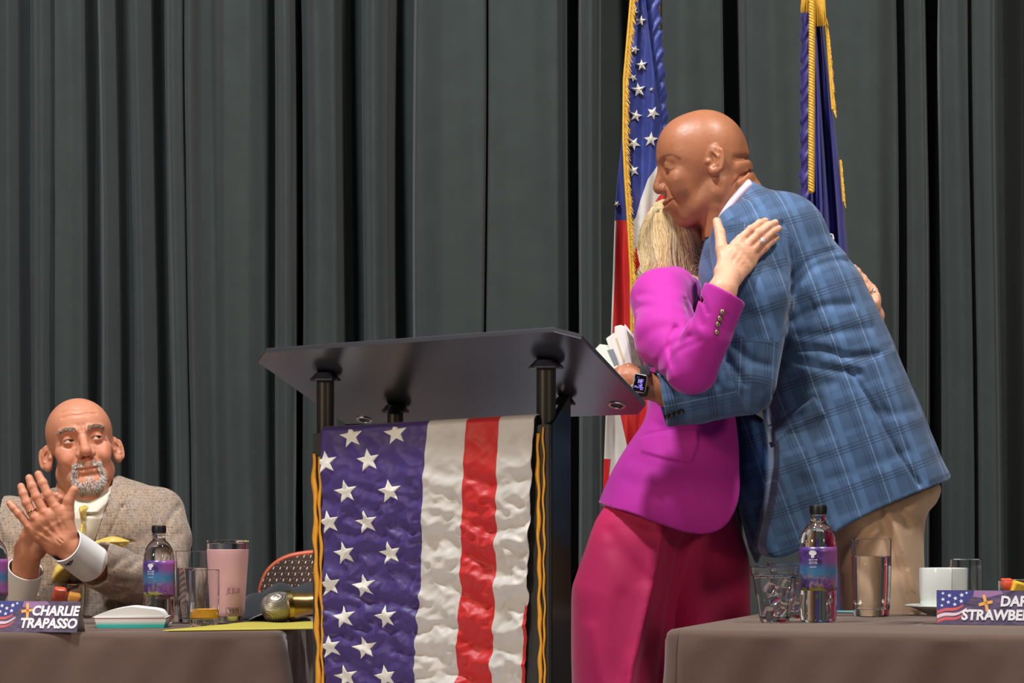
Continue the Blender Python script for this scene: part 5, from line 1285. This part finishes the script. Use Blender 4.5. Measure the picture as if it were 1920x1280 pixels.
# pocket square
g = G(S_(160, 1050, -.24), S_(285, 995, -.10), .0022)
g.inflate(xs(smooth_poly([(172, 1020), (188, 1011), (213, 1005), (235, 1010), (249, 1017), (230, 1025), (205, 1034), (190, 1038), (182, 1030)]), -.175), YS-.186, .02, .026)
g.disp(strokes([([(176, 1021), (205, 1020), (246, 1017)], .0036, .003), ([(185, 1030), (205, 1026), (225, 1022)], .0030, .003), ([(190, 1014), (215, 1012), (236, 1014)], .0016, .003)], YS-.165))
v, q = g.mesh(); link('pocket_square', np_mesh('pocket_square', v, q), M['yellow_silk'], sit)
finger_ring(F6[2][0][0], F6[2][0][1], .42, .0107, sit)
# legs under the table, shoes, chair
g = G(S_(-20, 1505, -.62), S_(345, 1250, .25), .009)
for x0, kx in ((105, 80), (215, 240)): g.chain([W(x0, 1278, YS+.04), W(kx, 1275, YS-.42), Vector((W(kx, 0, YS-.44).x, YS-.44, .10))], [.088, .072, .055], .02)
v, q = g.mesh(); M['charcoal'] = suit('charcoal_trousers', L(52, 50, 52), .8); link('trousers', np_mesh('trousers', v, q), M['charcoal'], sit)
for kx in (80, 240):
    c = W(kx, HY, YS-.5); b = MB(); bmesh.ops.create_uvsphere(b.bm, u_segments=20, v_segments=12, radius=1, matrix=Matrix.Translation((c.x, c.y, .045))@Matrix.Diagonal((.05, .15, .045, 1)))
    for vv in b.bm.verts: vv.co.z = max(vv.co.z, .002)
    b.build('shoe', M['shoe'], sit)
def dashes(name):
    g = N(name); s = g._sep(g.coord()); u, v = s[0], s[2]
    row = g.math('FLOOR', g.math('MULTIPLY', v, 1/.015)); us = g.math('ADD', g.math('ADD', u, g.math('MULTIPLY', g.math('MODULO', row, 2), .0085)), g.math('MULTIPLY', v, -.30))
    d = g.math('MULTIPLY', g.line(us, .017, .0018), g.line(v, .015, .0048, .003))
    base = g.mix(g.noise(120, 3), L(60, 46, 42), L(86, 66, 58)); base = g.mix(d, base, L(216, 208, 200))
    g.p(Base_Color=base, Roughness=.4); g.bump(d, .2, .001); return g.m
M['dashes'] = dashes('dashed_upholstery'); M['orange_piping'] = plain('orange_piping', L(196, 92, 56), .5)
def chair(px, Y, h, label):
    c = W(px, HY, Y); root = empty('banquet_chair', (c.x, Y, 0), 0, label, 'chair', 'banquet chairs behind the table')
    b = MB(); b.box((c.x, Y-.19, .42), (.44, .44, .08), None, .03, 4); b.build('seat', M['dashes'], root)
    ps = smooth_poly([(-.20, .52), (-.215, .62), (-.21, h-.10), (-.175, h-.03), (-.09, h), (.09, h), (.175, h-.03), (.21, h-.10), (.215, .62), (.20, .52)], True, 5)
    b = MB(); b.prism([Vector((c.x+x, Y+.005+.06*(z-.5), z)) for x, z in ps], [Vector((c.x+x, Y+.06+.06*(z-.5), z)) for x, z in ps]); bmesh.ops.bevel(b.bm, geom=[e for e in b.bm.edges if len(e.link_faces) == 2 and e.calc_face_angle(0) > 1], offset=.012, segments=3, affect='EDGES')
    bk = b.build('backrest', M['dashes'], root)
    top = [p for p in ps if p[1] > h-.12]; top = sorted(top, key=lambda p: p[0]); MB().tube([Vector((c.x+x, Y+.032+.06*(z-.5), z+.004)) for x, z in top], .007, 8).build('piping', M['orange_piping'], bk)
    for sx in (-.19, .19):
        MB().tube([(c.x+sx, Y-.38, .40), (c.x+sx*1.05, Y-.40, .0)], .013, 10).build('leg', M['black_gloss'], root)
        MB().tube([(c.x+sx, Y+.055, h-.16), (c.x+sx, Y+.03, .45), (c.x+sx*1.05, Y+.07, .0)], .013, 10).build('leg', M['black_gloss'], root)
    return root
chair(158, YS+.30, .80, 'banquet chair under the seated bald man, mostly hidden by him')
chair(640, 6.05, .855, 'empty banquet chair with dashed brown back and orange edge, peeking out beside the lectern')
# ------------------------------------------------------------------ things on the tables
from mathutils.bvhtree import BVHTree
def cast(o, px, py, lift=0.0):
    """first point of object o on the line of sight through a pixel (o built in world space)"""
    me = o.data; t = BVHTree.FromPolygons([v.co for v in me.vertices], [p.vertices for p in me.polygons]); m = PW(o); mi = m.inverted()
    a = mi@Vector((0, 0, ZC)); d = ((mi@W(px, py, 1.0))-a).normalized(); loc, nrm, i, dist = t.ray_cast(a, d)
    if loc is None: return None, None
    if nrm.dot(d) > 0: nrm = -nrm
    return m@(loc+nrm*lift), nrm
def shell(outer, inner, n=48): return list(outer)+list(reversed(inner))
def tumbler_glass(base, H, r0, r1, wall=.0018, foot=.010, label='', cat='glass', level=None, liquid=None, group=None, name='drinking_glass', bulge=0):
    root = empty(name, base, 0, label, cat, group)
    zs = np.linspace(0, H, 14); R = lambda z: r0+(r1-r0)*z/H+bulge*math.sin(math.pi*min(1, z/H))
    out = [(0, 0), (R(0)*.86, 0), (R(0)*.97, .0015), (R(.004), .005)]+[(R(z), z) for z in zs[1:-1]]+[(R(H), H-.0008), (R(H)-wall*.5, H)]
    inn = [(R(H)-wall, H-.0008)]+[(R(z)-wall, z) for z in reversed(zs[1:-1]) if z > foot+.004]+[(R(foot)-wall-.002, foot+.001), (R(foot)*.6, foot), (0, foot)]
    MB().lathe(out+inn, 56).build('glass_body', M['glass'], root, local=True)
    if level:
        zz = np.linspace(foot+.0006, level, 8)
        lq = [(0, foot+.0006), (R(foot)*.6, foot+.0006), (R(foot)-wall-.0026, foot+.0018)]+[(R(z)-wall-.0003, z) for z in zz[1:]]+[(R(level)-wall-.001, level+.0006), (R(level)-wall-.004, level), (0, level)]
        MB().lathe(lq, 56).build('liquid', liquid, root, local=True)
    return root
def bottle(base, k, seed, label, part=None):
    """0.5 l water bottle: dome shoulder, neck, black cap, printed wrap label"""
    root = empty('water_bottle', base, 0, label, 'bottle', 'bottles of water on the tables')
    b = [(0, .004), (.018, .002), (.028, .0), (.0325, .004), (.0335, .012), (.0335, .050), (.0330, .054), (.0335, .058), (.0335, .138), (.0325, .150), (.0285, .163), (.0215, .174), (.0155, .180), (.0135, .185), (.0135, .190), (.0155, .1915), (.0155, .1935), (.0130, .195), (.0130, .202), (0, .202)]
    MB().lathe([(r*k, z*k) for r, z in b], 56).build('bottle_body', M['bottle_water'], root, local=True)
    c = [(0, .1955), (.0148, .1955), (.0152, .197), (.0152, .2105), (.0140, .2125), (0, .2128)]
    cap = MB().lathe([(r*k, z*k) for r, z in c], 40).build('cap', M['cap'], root, local=True)
    rb = MB()
    for i in range(40):
        a = 2*math.pi*i/40; rb.box((.0153*k*math.cos(a), .0153*k*math.sin(a), .2035*k), (.0008, .0010, .011*k), Matrix.Rotation(a, 3, 'Z'))
    rb.build('cap_ribs', M['cap'], cap, local=True, smooth=False)
    th = np.linspace(math.pi*.98, math.pi*2.08, 48); zz = np.linspace(.058, .137, 10)
    P = [[(.0340*k*math.cos(t), .0340*k*math.sin(t), z*k) for z in zz] for t in th]
    lb = sheet('label', P, M['bottle_label'], root, .0002, local=True)
    def patch(cx, cz, pts, mat, nm):
        """flat print wrapped on the label: pts in mm around (angle cx, height cz)"""
        vs = [((.0343*k)*math.cos(cx+x/34), (.0343*k)*math.sin(cx+x/34), (cz+y/1000)*k) for x, y in pts]; n = len(vs)
        c_ = (np.mean([v[0] for v in vs]), np.mean([v[1] for v in vs]), np.mean([v[2] for v in vs])); rr = math.hypot(c_[0], c_[1]); c_ = (c_[0]/rr*.0344*k, c_[1]/rr*.0344*k, c_[2])
        return link(nm, np_mesh(nm, np.array(vs+[c_]), [[i, (i+1) % n, n] for i in range(n)], False), mat, lb, True)
    a0 = -math.pi/2-.42
    hat = [(5.5*math.cos(t)+1.6*math.cos(3*t), 4.6*math.sin(t)+1.2*math.sin(3*t)+4) for t in np.linspace(0, 2*math.pi, 26)[:-1]]
    patch(a0, .122, hat, M['print_white'], 'printed_mark'); patch(a0, .122, [(-2.6, -5), (2.6, -5), (2.9, 1), (-2.9, 1)], M['print_white'], 'printed_mark')
    for i, (w, y) in enumerate(((8, -9.5), (7, -13), (7.5, -15.5), (6, -22))): patch(a0+.02, .122, [(-w, y), (w, y+.3), (w, y+2.1-(.8 if i else 0)), (-w, y+1.8-(.8 if i else 0))], M['print_white'], 'printed_line')
    return root
g = N('bottle_label'); o = g.coord(); s = g._sep(o); n = g.noise(26, 3, g.mapping(o, (1, 1, 1.6)), .6, 1.2); n2 = g.noise(60, 3, o, .6, 2.0)
c = g.mix(g.ramp(n, .38, .62), L(52, 34, 84), L(92, 66, 140)); c = g.mix(g.ramp(s[0], .0, .03), c, L(150, 82, 150))
c = g.mix(g.math('MULTIPLY', g.ramp(s[2], .118, .100), g.ramp(s[2], .080, .092)), c, L(58, 112, 156)); c = g.mix(g.math('MULTIPLY', g.ramp(n2, .5, .58), g.ramp(s[2], .098, .088)), c, L(128, 104, 108))
c = g.mix(g.math('MULTIPLY', g.ramp(n2, .42, .36), g.ramp(s[2], .086, .070)), c, L(38, 34, 42)); c = g.mix(g.math('MULTIPLY', g.ramp(n, .52, .45), g.ramp(s[2], .072, .062)), c, L(168, 170, 70))
g.p(Base_Color=c, Roughness=.3); M['bottle_label'] = g.m
M['print_white'] = plain('print_white', L(222, 222, 230), .5, var=.03); M['cap'] = plain('black_cap', L(24, 24, 26), .4); M['bottle_water'] = glass('bottled_water', (.97, .98, .99, 1), .0, 1.33)
M['juice'] = plain('orange_juice', L(255, 184, 44), .25, var=.06); M['pink_coat'] = plain('pink_coating', L(214, 166, 172), .45, var=.03); M['mauve_print'] = plain('mauve_print', L(176, 112, 148), .6); M['grey_print2'] = plain('grey_engraving', L(104, 92, 96), .5)

def text(s, size, mat, parent, M4, name='lettering', bold=.0, shear=0.0, align='LEFT', depth=.0004, sx=1.0):
    cu = bpy.data.curves.new('lettering', 'FONT'); cu.body = s; cu.size = size; cu.offset = bold; cu.shear = shear; cu.align_x = align; cu.extrude = depth; cu.resolution_u = 3
    t = bpy.data.objects.new('lettering', cu); COL.objects.link(t); bpy.context.view_layer.update()
    me = bpy.data.meshes.new_from_object(t.evaluated_get(bpy.context.evaluated_depsgraph_get())); bpy.data.objects.remove(t); me.name = name
    me.transform(M4@Matrix.Diagonal((sx, 1, 1, 1))); me.materials.clear(); return link(name, me, mat, parent)
def frame(o, ex, ez):
    """matrix whose x runs along ex, y along ez, z out of the plane"""
    ex = Vector(ex).normalized(); ez = Vector(ez).normalized(); n = ex.cross(ez); m = Matrix.Identity(4)
    for i in range(3): m[i][0], m[i][1], m[i][2], m[i][3] = ex[i], ez[i], n[i], o[i]
    return m
# --- name cards
def name_card(corner, rz, w, h, lean, l1, l2, label, tx, size, cross):
    """tent card: front face leaning back; corner = left bottom of the front"""
    R = Matrix.Rotation(rz, 3, 'Z'); ex = R@Vector((1, 0, 0)); bk = R@Vector((0, 1, 0)); up = (Vector((0, 0, 1))*h+bk*lean); U = up.normalized(); hl = up.length
    root = empty('name_card', corner, 0, label, 'name card', 'tent name cards on the tables')
    th = .0006; c = Vector(corner); nrm = ex.cross(U)
    b = MB(); f = [c, c+ex*w, c+ex*w+up, c+up]; b.prism(f, [p-nrm*th for p in f]); front = b.build('front_face', M['card_print'], root, smooth=False)
    b = MB(); q = [c+up, c+ex*w+up, c+ex*w+bk*2*lean, c+bk*2*lean]; b.prism(q, [p+Vector((0, 0, -th)) for p in q]); b.build('back_face', M['grey_card'], root, smooth=False)
    F4x4 = lambda x, y, z=.0003: frame(c+ex*x+U*y+nrm*z, ex, U)
    def poly(pts, mat, nm, z=.0003):
        b = MB(); v = [c+ex*x+U*y+nrm*z for x, y in pts]; b.prism(v, [p-nrm*.0002 for p in v]); return b.build(nm, mat, front, smooth=False)
    k = hl/.062
    # printed flag in the left third: blue field, waving stripes, stars
    poly([(.001, .026*k), (.020, .030*k), (.045, .034*k), (.060, .044*k), (.070, .0612*k), (.001, .0612*k)], M['print_blue'], 'printed_field')
    for i, (a, b_) in enumerate((((.001, .018), (.050, .034)), ((.001, .010), (.056, .026)), ((.001, .002), (.054, .018)))):
        xs_ = np.linspace(a[0], b_[0], 9); wv = [a[1]*k+(b_[1]-a[1])*k*((x-a[0])/(b_[0]-a[0]))**1.4+.003*math.sin(x*120) for x in xs_]
        poly([(x, y) for x, y in zip(xs_, wv)]+[(x, y+.0062*k*(1-(x/.06)**2*.6)) for x, y in zip(xs_[::-1], wv[::-1])], M['print_red'] if i != 1 else M['print_pale'], 'printed_stripe')
    st = MB()
    for cx, cy, r in ((.012, .045, .0042), (.024, .052, .0045), (.022, .040, .0040), (.035, .047, .0045), (.034, .036, .0042), (.047, .053, .0048), (.046, .042, .0044), (.010, .034, .0035), (.012, .056, .0035), (.056, .057, .0032)):
        v = [c+ex*(cx+(r if i % 2 == 0 else r*.42)*math.cos(1.75+i*math.pi/5))+U*(cy*k+(r if i % 2 == 0 else r*.42)*math.sin(1.75+i*math.pi/5))+nrm*.0006 for i in range(10)]; st.prism(v, [p-nrm*.0002 for p in v])
    tag(st.build('printed_stars', M['print_white'], front, smooth=False), kind='stuff')
    cx, cy, a = cross; ca, sa = math.cos(a), math.sin(a)
    for pts in ([(-.0028, -.015), (.0030, -.014), (.0034, .0), (.0026, .016), (-.0030, .016), (-.0024, .0)], [(-.013, -.0026), (.013, -.0022), (.0135, .0028), (0, .0038), (-.013, .0030)]):
        poly([(cx+x*ca-y*sa, (cy+(x*sa+y*ca))*k) for x, y in pts], M['print_gold'], 'printed_cross', .0007)
    poly([(.068, .050*k), (.090, .0475*k), (.125, .056*k), (.12, .0612*k), (.070, .0612*k)], M['print_mauve'], 'printed_cloud')
    for s_, y, x in ((l1, .0335, tx[0]), (l2, .0085, tx[1])):
        text(s_, size, M['print_white'], front, F4x4(x, y*k, .0010), bold=.0011, shear=.12, sx=.92)
    return root
g = N('name_card_print'); o = g.coord('Generated'); s = g._sep(o); n = g.noise(5, 4, o, .6, 1.0)
c = g.mix(g.ramp(n, .35, .65), L(44, 38, 66), L(104, 84, 120)); c = g.mix(g.ramp(s[0], .62, .95, 0, .6), c, L(48, 46, 60)); c = g.mix(g.ramp(s[2], .35, .0, 0, .35), c, L(92, 76, 110)); g.p(Base_Color=c, Roughness=.55); M['card_print'] = g.m
M['print_blue'] = plain('print_blue', L(50, 54, 128), .55, var=.1); M['print_red'] = plain('print_red', L(190, 84, 92), .55, var=.2); M['print_pale'] = plain('print_pale', L(214, 190, 200), .55, var=.1); M['print_gold'] = plain('print_gold', L(224, 162, 92), .55, var=.12); M['print_mauve'] = plain('print_mauve', L(140, 104, 150), .55, var=.25)
pc, k = onL(-24, 1184.5)
name_card(pc, math.radians(-13), .1910, .0605, .021, 'CHARLIE', 'TRAPASSO', 'tent name card with stars and a gold cross in front of the clapping man', (.0900, .0680), .0275, (.0800, .042, .12))
pc, k = onR(1756, 1171)
name_card(pc, math.radians(-10), .224, .0640, .020, 'DARRYL', 'STRAWBERRY', 'tent name card with stars and a gold cross beside the white cup', (.118, .046), .0275, (.0915, .038, .22))
# --- left table
bp, k = onL(298, 1169.5); bottle(bp, .985, 1, 'black-capped water bottle between the tweed sleeve and the pink tumbler')
bp, k = onL(-15, 1167); bottle(bp, 1.0, 2, 'second water bottle, cut off by the left edge of the photo')
bp, k = onL(361, 1169); tumbler_glass(bp, .1545, .0300, .0375, label='glass of water between the bottle and the pink tumbler', level=.118, liquid=M['water'], group='drinking glasses')
bp, k = onL(383, 1175.5); tumbler_glass(bp, .1180, .0290, .0315, label='short glass with a little orange juice in front of the pink tumbler', level=.036, liquid=M['juice'], foot=.016, group='drinking glasses', bulge=.001)
# steel tumbler with pink coating
bp, k = onL(427, 1169.5); root = empty('travel_tumbler', bp, 0, 'pink coated steel travel tumbler with a clear lid', 'tumbler')
R_ = lambda z: .0335+(.0438-.0335)*min(1, z/.15)
MB().lathe([(0, 0), (.030, 0), (.0325, .002), (.0330, .017), (0, .017)], 48).build('steel_base', M['steel'], root, local=True)
tb = MB().lathe([(0, .0168), (R_(.017), .0168)]+[(R_(z)+.0006, z) for z in np.linspace(.018, .158, 18)]+[(.0432, .159), (0, .159)], 56).build('body', M['pink_coat'], root, local=True)
MB().lathe([(.0436, .158), (.0438, .171), (.0426, .171), (.0424, .158)], 56, close=True).build('steel_rim', M['steel'], root, local=True)
MB().lathe([(0, .169), (.030, .169), (.036, .171), (.0425, .172), (.0450, .1735), (.0450, .1775), (.0430, .1785), (.034, .1775), (0, .1765)], 56).build('lid', M['plastic'], root, local=True)
def wrap_text(s, size, az, z, mat, nm, r, bold=0, shear=0, sx=1):
    me = text(s, size, mat, tb, Matrix.Identity(4), nm, bold, shear, 'CENTER', .0002, sx); m = me.data; me.parent = root; me.matrix_parent_inverse = Matrix.Identity(4)
    for v in m.vertices:
        x, y = v.co.x, v.co.y; a = az+x/r; rr = R_(z+y)+.0008+v.co.z; v.co = Vector((rr*math.cos(a), rr*math.sin(a), z+y))
    me.parent = tb
    me.matrix_parent_inverse = Matrix.Identity(4); return me
wrap_text('JE SUIS', .0165, -math.pi/2+.44, .066, M['mauve_print'], 'lettering', .038, .0001, .1, .62)
wrap_text('YETI', .0120, -math.pi/2+.50, .0245, M['grey_print2'], 'lettering', .035, .0004, 0, .95)
for (x0, x1, y0, y1) in ((-.0165, .0165, .0215, .0221), (-.0165, .0165, .0350, .0356), (-.0168, -.0162, .0215, .0356), (.0162, .0168, .0215, .0356)):
    xs_ = np.linspace(x0, x1, 8); P = [[((R_(y)+.0009)*math.cos(-math.pi/2+.50+x/.035), (R_(y)+.0009)*math.sin(-math.pi/2+.50+x/.035), y) for y in (y0, y1)] for x in xs_]
    sheet('logo_frame', P, M['grey_print2'], tb, .0002, local=True)
# fruit bowls with pieces of fruit
M['melon_red'] = plain('watermelon', L(226, 92, 62), .3, var=.15); M['melon_orange'] = plain('cantaloupe', L(240, 160, 66), .3, var=.12); M['pineapple'] = plain('pineapple', L(240, 196, 58), .3, var=.15)
def bowl(base, r, h, label, square=0):
    root = empty('fruit_bowl', base, 0, label, 'bowl', 'small glass bowls of fruit')
    pr = [(0, 0), (r*.80, 0), (r*.88, .003), (r*.99, h*.5), (r, h), (r-.0015, h+.0006), (r-.003, h-.0005), (r*.985-.003, h*.5), (r*.84, .006), (0, .006)]
    MB().lathe(pr, 48).build('glass_body', M['glass'], root, local=True); return root
def chunk(loc, size, rot, mat, label, name='fruit_piece'):
    b = MB(); b.box((0, 0, 0), size, None, min(size)*.3, 4)
    for v in b.bm.verts: v.co += Vector((.0015*math.sin(v.co.y*300+loc[0]*90), .0015*math.sin(v.co.z*260), .0015*math.sin(v.co.x*280)))
    o = b.build(name, mat, None); o.location = loc; o.rotation_euler = rot; return tag(o, label, 'fruit', 'pieces of fruit in the glass bowls')
bp, k = onL(124, 1156); bowl(bp, .0455, .073, 'glass fruit bowl behind the name card of the clapping man')
chunk(bp+Vector((-.015, -.006, .045)), (.030, .026, .044), (.2, .25, .3), M['melon_red'], 'upright red melon piece in the left bowl'); chunk(bp+Vector((-.004, .004, .020)), (.052, .040, .024), (.1, -.1, .4), M['melon_red'], 'flat red melon piece low in the left bowl')
chunk(bp+Vector((.019, -.006, .042)), (.030, .028, .022), (.3, .3, .2), M['melon_orange'], 'orange melon piece at the right of the left bowl')
bp, k = onR(1914, 1160); bowl(bp, .0455, .076, 'glass fruit bowl at the right edge behind the name card')
chunk(bp+Vector((-.026, -.002, .068)), (.024, .026, .020), (.3, .2, .3), M['melon_red'], 'red melon piece on top in the right bowl'); chunk(bp+Vector((-.006, -.012, .056)), (.034, .022, .034), (.15, .35, .1), M['pineapple'], 'yellow pineapple piece leaning in the right bowl')
chunk(bp+Vector((-.012, .006, .026)), (.044, .036, .034), (.1, -.2, .3), M['melon_orange'], 'orange melon piece low in the right bowl'); chunk(bp+Vector((.020, -.004, .040)), (.026, .030, .036), (-.1, .2, .5), M['pineapple'], 'yellow pineapple piece at the right edge of the right bowl')
# white paper-lidded box with teal band
pc, k = onL(182, 1178); ex = Vector((1, 0.05, 0)).normalized(); by = Vector((-.05, 1, 0)); w = 124*k
root = empty('paper_box', pc, 0, 'low white box with a red line and teal band beside the name card', 'box')
g = N('box_print'); s = g._sep(g.coord('Generated')); n = g.noise(60, 3, g.coord('Generated'))
c = g.mix(g.ramp(g.math('ADD', s[2], g.math('MULTIPLY', n, .35)), .42, .78), L(40, 178, 172), L(214, 216, 214)); c = g.mix(g.math('MULTIPLY', g.ramp(s[2], .84, .85), g.ramp(s[2], .93, .92)), c, L(150, 44, 62)); g.p(Base_Color=c, Roughness=.6); M['box_print'] = g.m
b = MB(); lo = [pc, pc+ex*w, pc+ex*w+by*.10, pc+by*.10]; up_ = [p+Vector((0, 0, .0215))+(ex*(.006 if i in (1, 2) else -.006)) for i, p in enumerate(lo)]; b.prism(up_, lo); b.build('box_side', M['box_print'], root, smooth=False)
top = [(-.012, .0215), (.012, .0315), (.038, .0385), (.068, .0430), (.092, .0405), (.116, .0375), (.128, .0330), (.1345, .0225)]
tp_ = [(x*w/.134, z) for x, z in top]; P = [[tuple(pc+ex*x+by*yy+Vector((0, 0, z+.001*math.sin(yy*60+x*50)))) for yy in np.linspace(.004, .096, 8)] for x, z in smooth_poly(tp_, False, 4)]
b = MB(); f = [pc+ex*x+by*.004+Vector((0, 0, z)) for x, z in smooth_poly(tp_, False, 4)]; b.prism(f, [p+by*.092 for p in f]); b.build('paper_cover', M['white'], root)
# yellow envelope, microphone, booklet, black napkin
M['yellow_paper'] = plain('yellow_paper', L(206, 192, 78), .65, var=.05)
a1 = onL(305, 1185)[0]; a2 = onL(600, 1181)[0]; a3 = onL(600, 1170)[0]; a4 = onL(455, 1171)[0]
gx = np.linspace(0, 1, 22); P = []
for u in gx:
    row = []
    for v in np.linspace(0, 1, 6):
        p = (a1*(1-u)+a2*u)*(1-v)+(a4*(1-u)+a3*u)*v; row.append((p.x, p.y, ZL+.003+.0012*math.sin(u*9)*v+.0015*v))
    P.append(row)
tag(sheet('envelope', P, M['yellow_paper'], None, .0022), 'flat yellow envelope under the microphone', 'envelope')
mc, k = onL(517, 1171); mp = mc+Vector((0, .02, .0275)); ax = Vector((1, .30, .10)).normalized(); Rm = ax.to_track_quat('Z', 'Y').to_matrix()
root = empty('microphone', mc+Vector((.06, .03, 0)), 0, 'handheld microphone with a silver mesh head lying on the yellow envelope', 'microphone')
g = N('mic_mesh'); o = g.coord(); s = g._sep(g.mapping(o, (1, 1, 1), (0, -.3, .3)))
ms = g.math('MAXIMUM', g.line(g.math('ADD', s[1], s[2]), .0030, .0008), g.line(g.math('SUBTRACT', s[1], s[2]), .0030, .0008)); g.p(Base_Color=g.mix(ms, L(70, 62, 54), L(206, 196, 180)), Metallic=.85, Roughness=.35); g.bump(ms, .6, .001); M['mic_mesh'] = g.m
MK = 1.26; mp = mc+Vector((0, .03, .0345)); LM = lambda pr: [(r*MK, z*MK) for r, z in pr]
MB().lathe(LM([(0, -.0275), (.010, -.0262), (.018, -.0215), (.0238, -.013), (.0262, -.003), (.0262, .006), (.0245, .014), (.0225, .019), (0, .019)]), 48, mp, Rm).build('mesh_head', M['mic_mesh'], root)
MB().lathe(LM([(.0228, .0165), (.0270, .0165), (.0272, .024), (.0228, .024)]), 48, mp, Rm, True).build('band', M['brass'], root)
MB().lathe(LM([(0, .019), (.0240, .019), (.0235, .030), (.0195, .048), (.0185, .075), (.0165, .165), (.015, .168), (0, .168)]), 40, mp, Rm).build('handle', plain('champagne_metal', L(176, 140, 88), .28, .9), root)
b0, k = onL(462, 1168); P = []
for u in np.linspace(0, 1, 16):
    P.append([tuple(b0+Vector((.145*u, .02+.16*v, .003+.040*u**.8*(1-.1*u)+.004*math.sin(u*3)))) for v in np.linspace(0, 1, 5)])
tag(sheet('booklet', P, M['white'], None, .0025), 'curling white booklet behind the microphone', 'booklet')
n0 = W(468, 1140, 5.36); gx, gy = np.meshgrid(np.linspace(0, 1, 60), np.linspace(0, 1, 40), indexing='ij')
hgt = .072*np.clip(1-(np.abs(gx-.42)/.62)**2, 0, 1)**.6*np.clip(1-(np.abs(gy-.5)/.5)**3, 0, 1)+.010*wob(gx*5, gy*4, 0, 9)*np.clip(np.minimum(np.minimum(gx, 1-gx), np.minimum(gy, 1-gy))*6, 0, 1)+.006*np.sin(gx*16+gy*5)*np.clip(np.minimum(np.minimum(gx, 1-gx), np.minimum(gy, 1-gy))*6, 0, 1)
P = np.stack([n0.x-.002+.20*gx, n0.y-.12+.20*gy, ZL+.003+np.maximum(hgt, 0)+.012*gx*np.clip(np.minimum(gx*4, (1-gx)*4), 0, 1)], -1)
tag(sheet('napkin', P, M['black_cloth'], None, .002), 'crumpled black cloth napkin behind the pink tumbler', 'napkin')
# --- right table
bp, k = onR(1534, 1167); bottle(bp, 1.062, 3, 'black-capped water bottle in front of the khaki trousers')
bp, k = onR(1634, 1156); tumbler_glass(bp, .158, .0360, .0405, label='tall glass of water beside the bottle on the right table', level=.122, liquid=M['water'], foot=.014, group='drinking glasses', bulge=.0015)
bp, k = onR(1812, 1155); tumbler_glass(bp, .116, .0325, .0325, label='empty glass behind the white cup', group='drinking glasses', bulge=.001)
def plastic_cup(base, H, r0, r1, label):
    root = empty('plastic_cup', base, 0, label, 'cup', 'clear faceted plastic cups'); n = 12
    def ringv(r, z, rot=0): return [(r*math.cos(2*math.pi*(i+.5)/n), r*math.sin(2*math.pi*(i+.5)/n), z) for i in range(n)]
    prof = [(r0*.9, 0), (r0, .003)]+[(r0+(r1-r0)*t*.92, H*t) for t in (.15, .3, .5, .7, .82)]+[(r1*.97, H*.84), (r1, H*.985), (r1*1.03, H), (r1*.99, H), (r1*.94, H*.85)]+[(r0+(r1-r0)*t*.92-.0014, H*t) for t in (.8, .5, .3, .12)]+[(r0*.88, .007)]
    b = MB(); rings = [[b.bm.verts.new(p) for p in ringv(r, z)] for r, z in prof]
    for x, y in zip(rings, rings[1:]):
        for i in range(n): b.bm.faces.new((x[i], x[(i+1) % n], y[(i+1) % n], y[i]))
    b.bm.faces.new(rings[0][::-1]); b.bm.faces.new(rings[-1])
    b.build('cup_body', M['plastic'], root, local=True, autos=12)
    for i, (x, y, z, a) in enumerate(((-.010, -.006, .022, .3), (.012, .004, .024, .9), (.0, .010, .046, 1.4), (-.008, .0, .066, .6), (.012, -.004, .060, .2))):
        b = MB(); b.box((x, y, z), (.021, .021, .021), Matrix.Rotation(a, 3, Vector((.4, .7, .5)).normalized()), .003, 2); b.build('ice_cube', M['ice'], root, local=True)
    return root
bp, k = onR(1452, 1168); plastic_cup(bp, .108, .0285, .0470, 'clear plastic cup of ice at the front corner of the right table')
bp, k = onR(1479, 1162); bp = bp+Vector((.012, .075, 0)); plastic_cup(bp, .110, .0285, .0470, 'clear plastic cup behind the first one, beside the water bottle')
sp_, k = onR(1769, 1153.5)
s = empty('saucer', sp_, 0, 'white china saucer under the white cup', 'saucer'); MB().lathe([(0, .002), (.030, .002), (.032, 0), (.035, .002), (.060, .012), (.0790, .0185), (.0800, .0200), (.0785, .0208), (.056, .0145), (.030, .006), (0, .006)], 64).build('dish', M['china'], s, local=True)
cpt = sp_+Vector((0, 0, .0072)); cu = empty('coffee_cup', cpt, 0, 'white china cup on the saucer beside the name card', 'cup')
MB().lathe([(0, 0), (.036, 0), (.042, .003), (.0465, .012), (.0490, .04), (.0497, .088), (.0492, .0895), (.0482, .088), (.0474, .04), (.044, .014), (.036, .006), (0, .006)], 64).build('cup_body', M['china'], cu, local=True)
hp_ = smooth_poly([(.047, .070), (.062, .074), (.074, .062), (.073, .042), (.060, .026), (.046, .022)], False, 5); MB().tube([Vector((x*.35, x, z)) for x, z in hp_], .0048, 10).build('handle', M['china'], cu, local=True)
# a sliver of a pale blue card behind the bottle
pb = onR(1588, 1148)[0]; b = MB(); b.box((pb.x, pb.y, ZR+.0024), (.045, .05, .0022), Matrix.Rotation(-.2, 3, 'Z')); tag(b.build('card', plain('pale_blue_card', L(120, 190, 200), .6), None, smooth=False), 'thin pale blue card between the bottle and the water glass', 'card')

# monogram on the clapping man's cuff
for pts in ([(106, 1050), (109, 1053), (112, 1048)], [(112, 1051), (116, 1044), (114, 1052), (117, 1051), (119, 1045)], [(117, 1044), (120, 1047), (121, 1042)]):
    q_ = [cast(MONO, x+15, y+7, .0008)[0] for x, y in pts]
    if all(p is not None for p in q_): MB().tube(q_, .0011, 6).build('monogram', M['ink'], MONO)
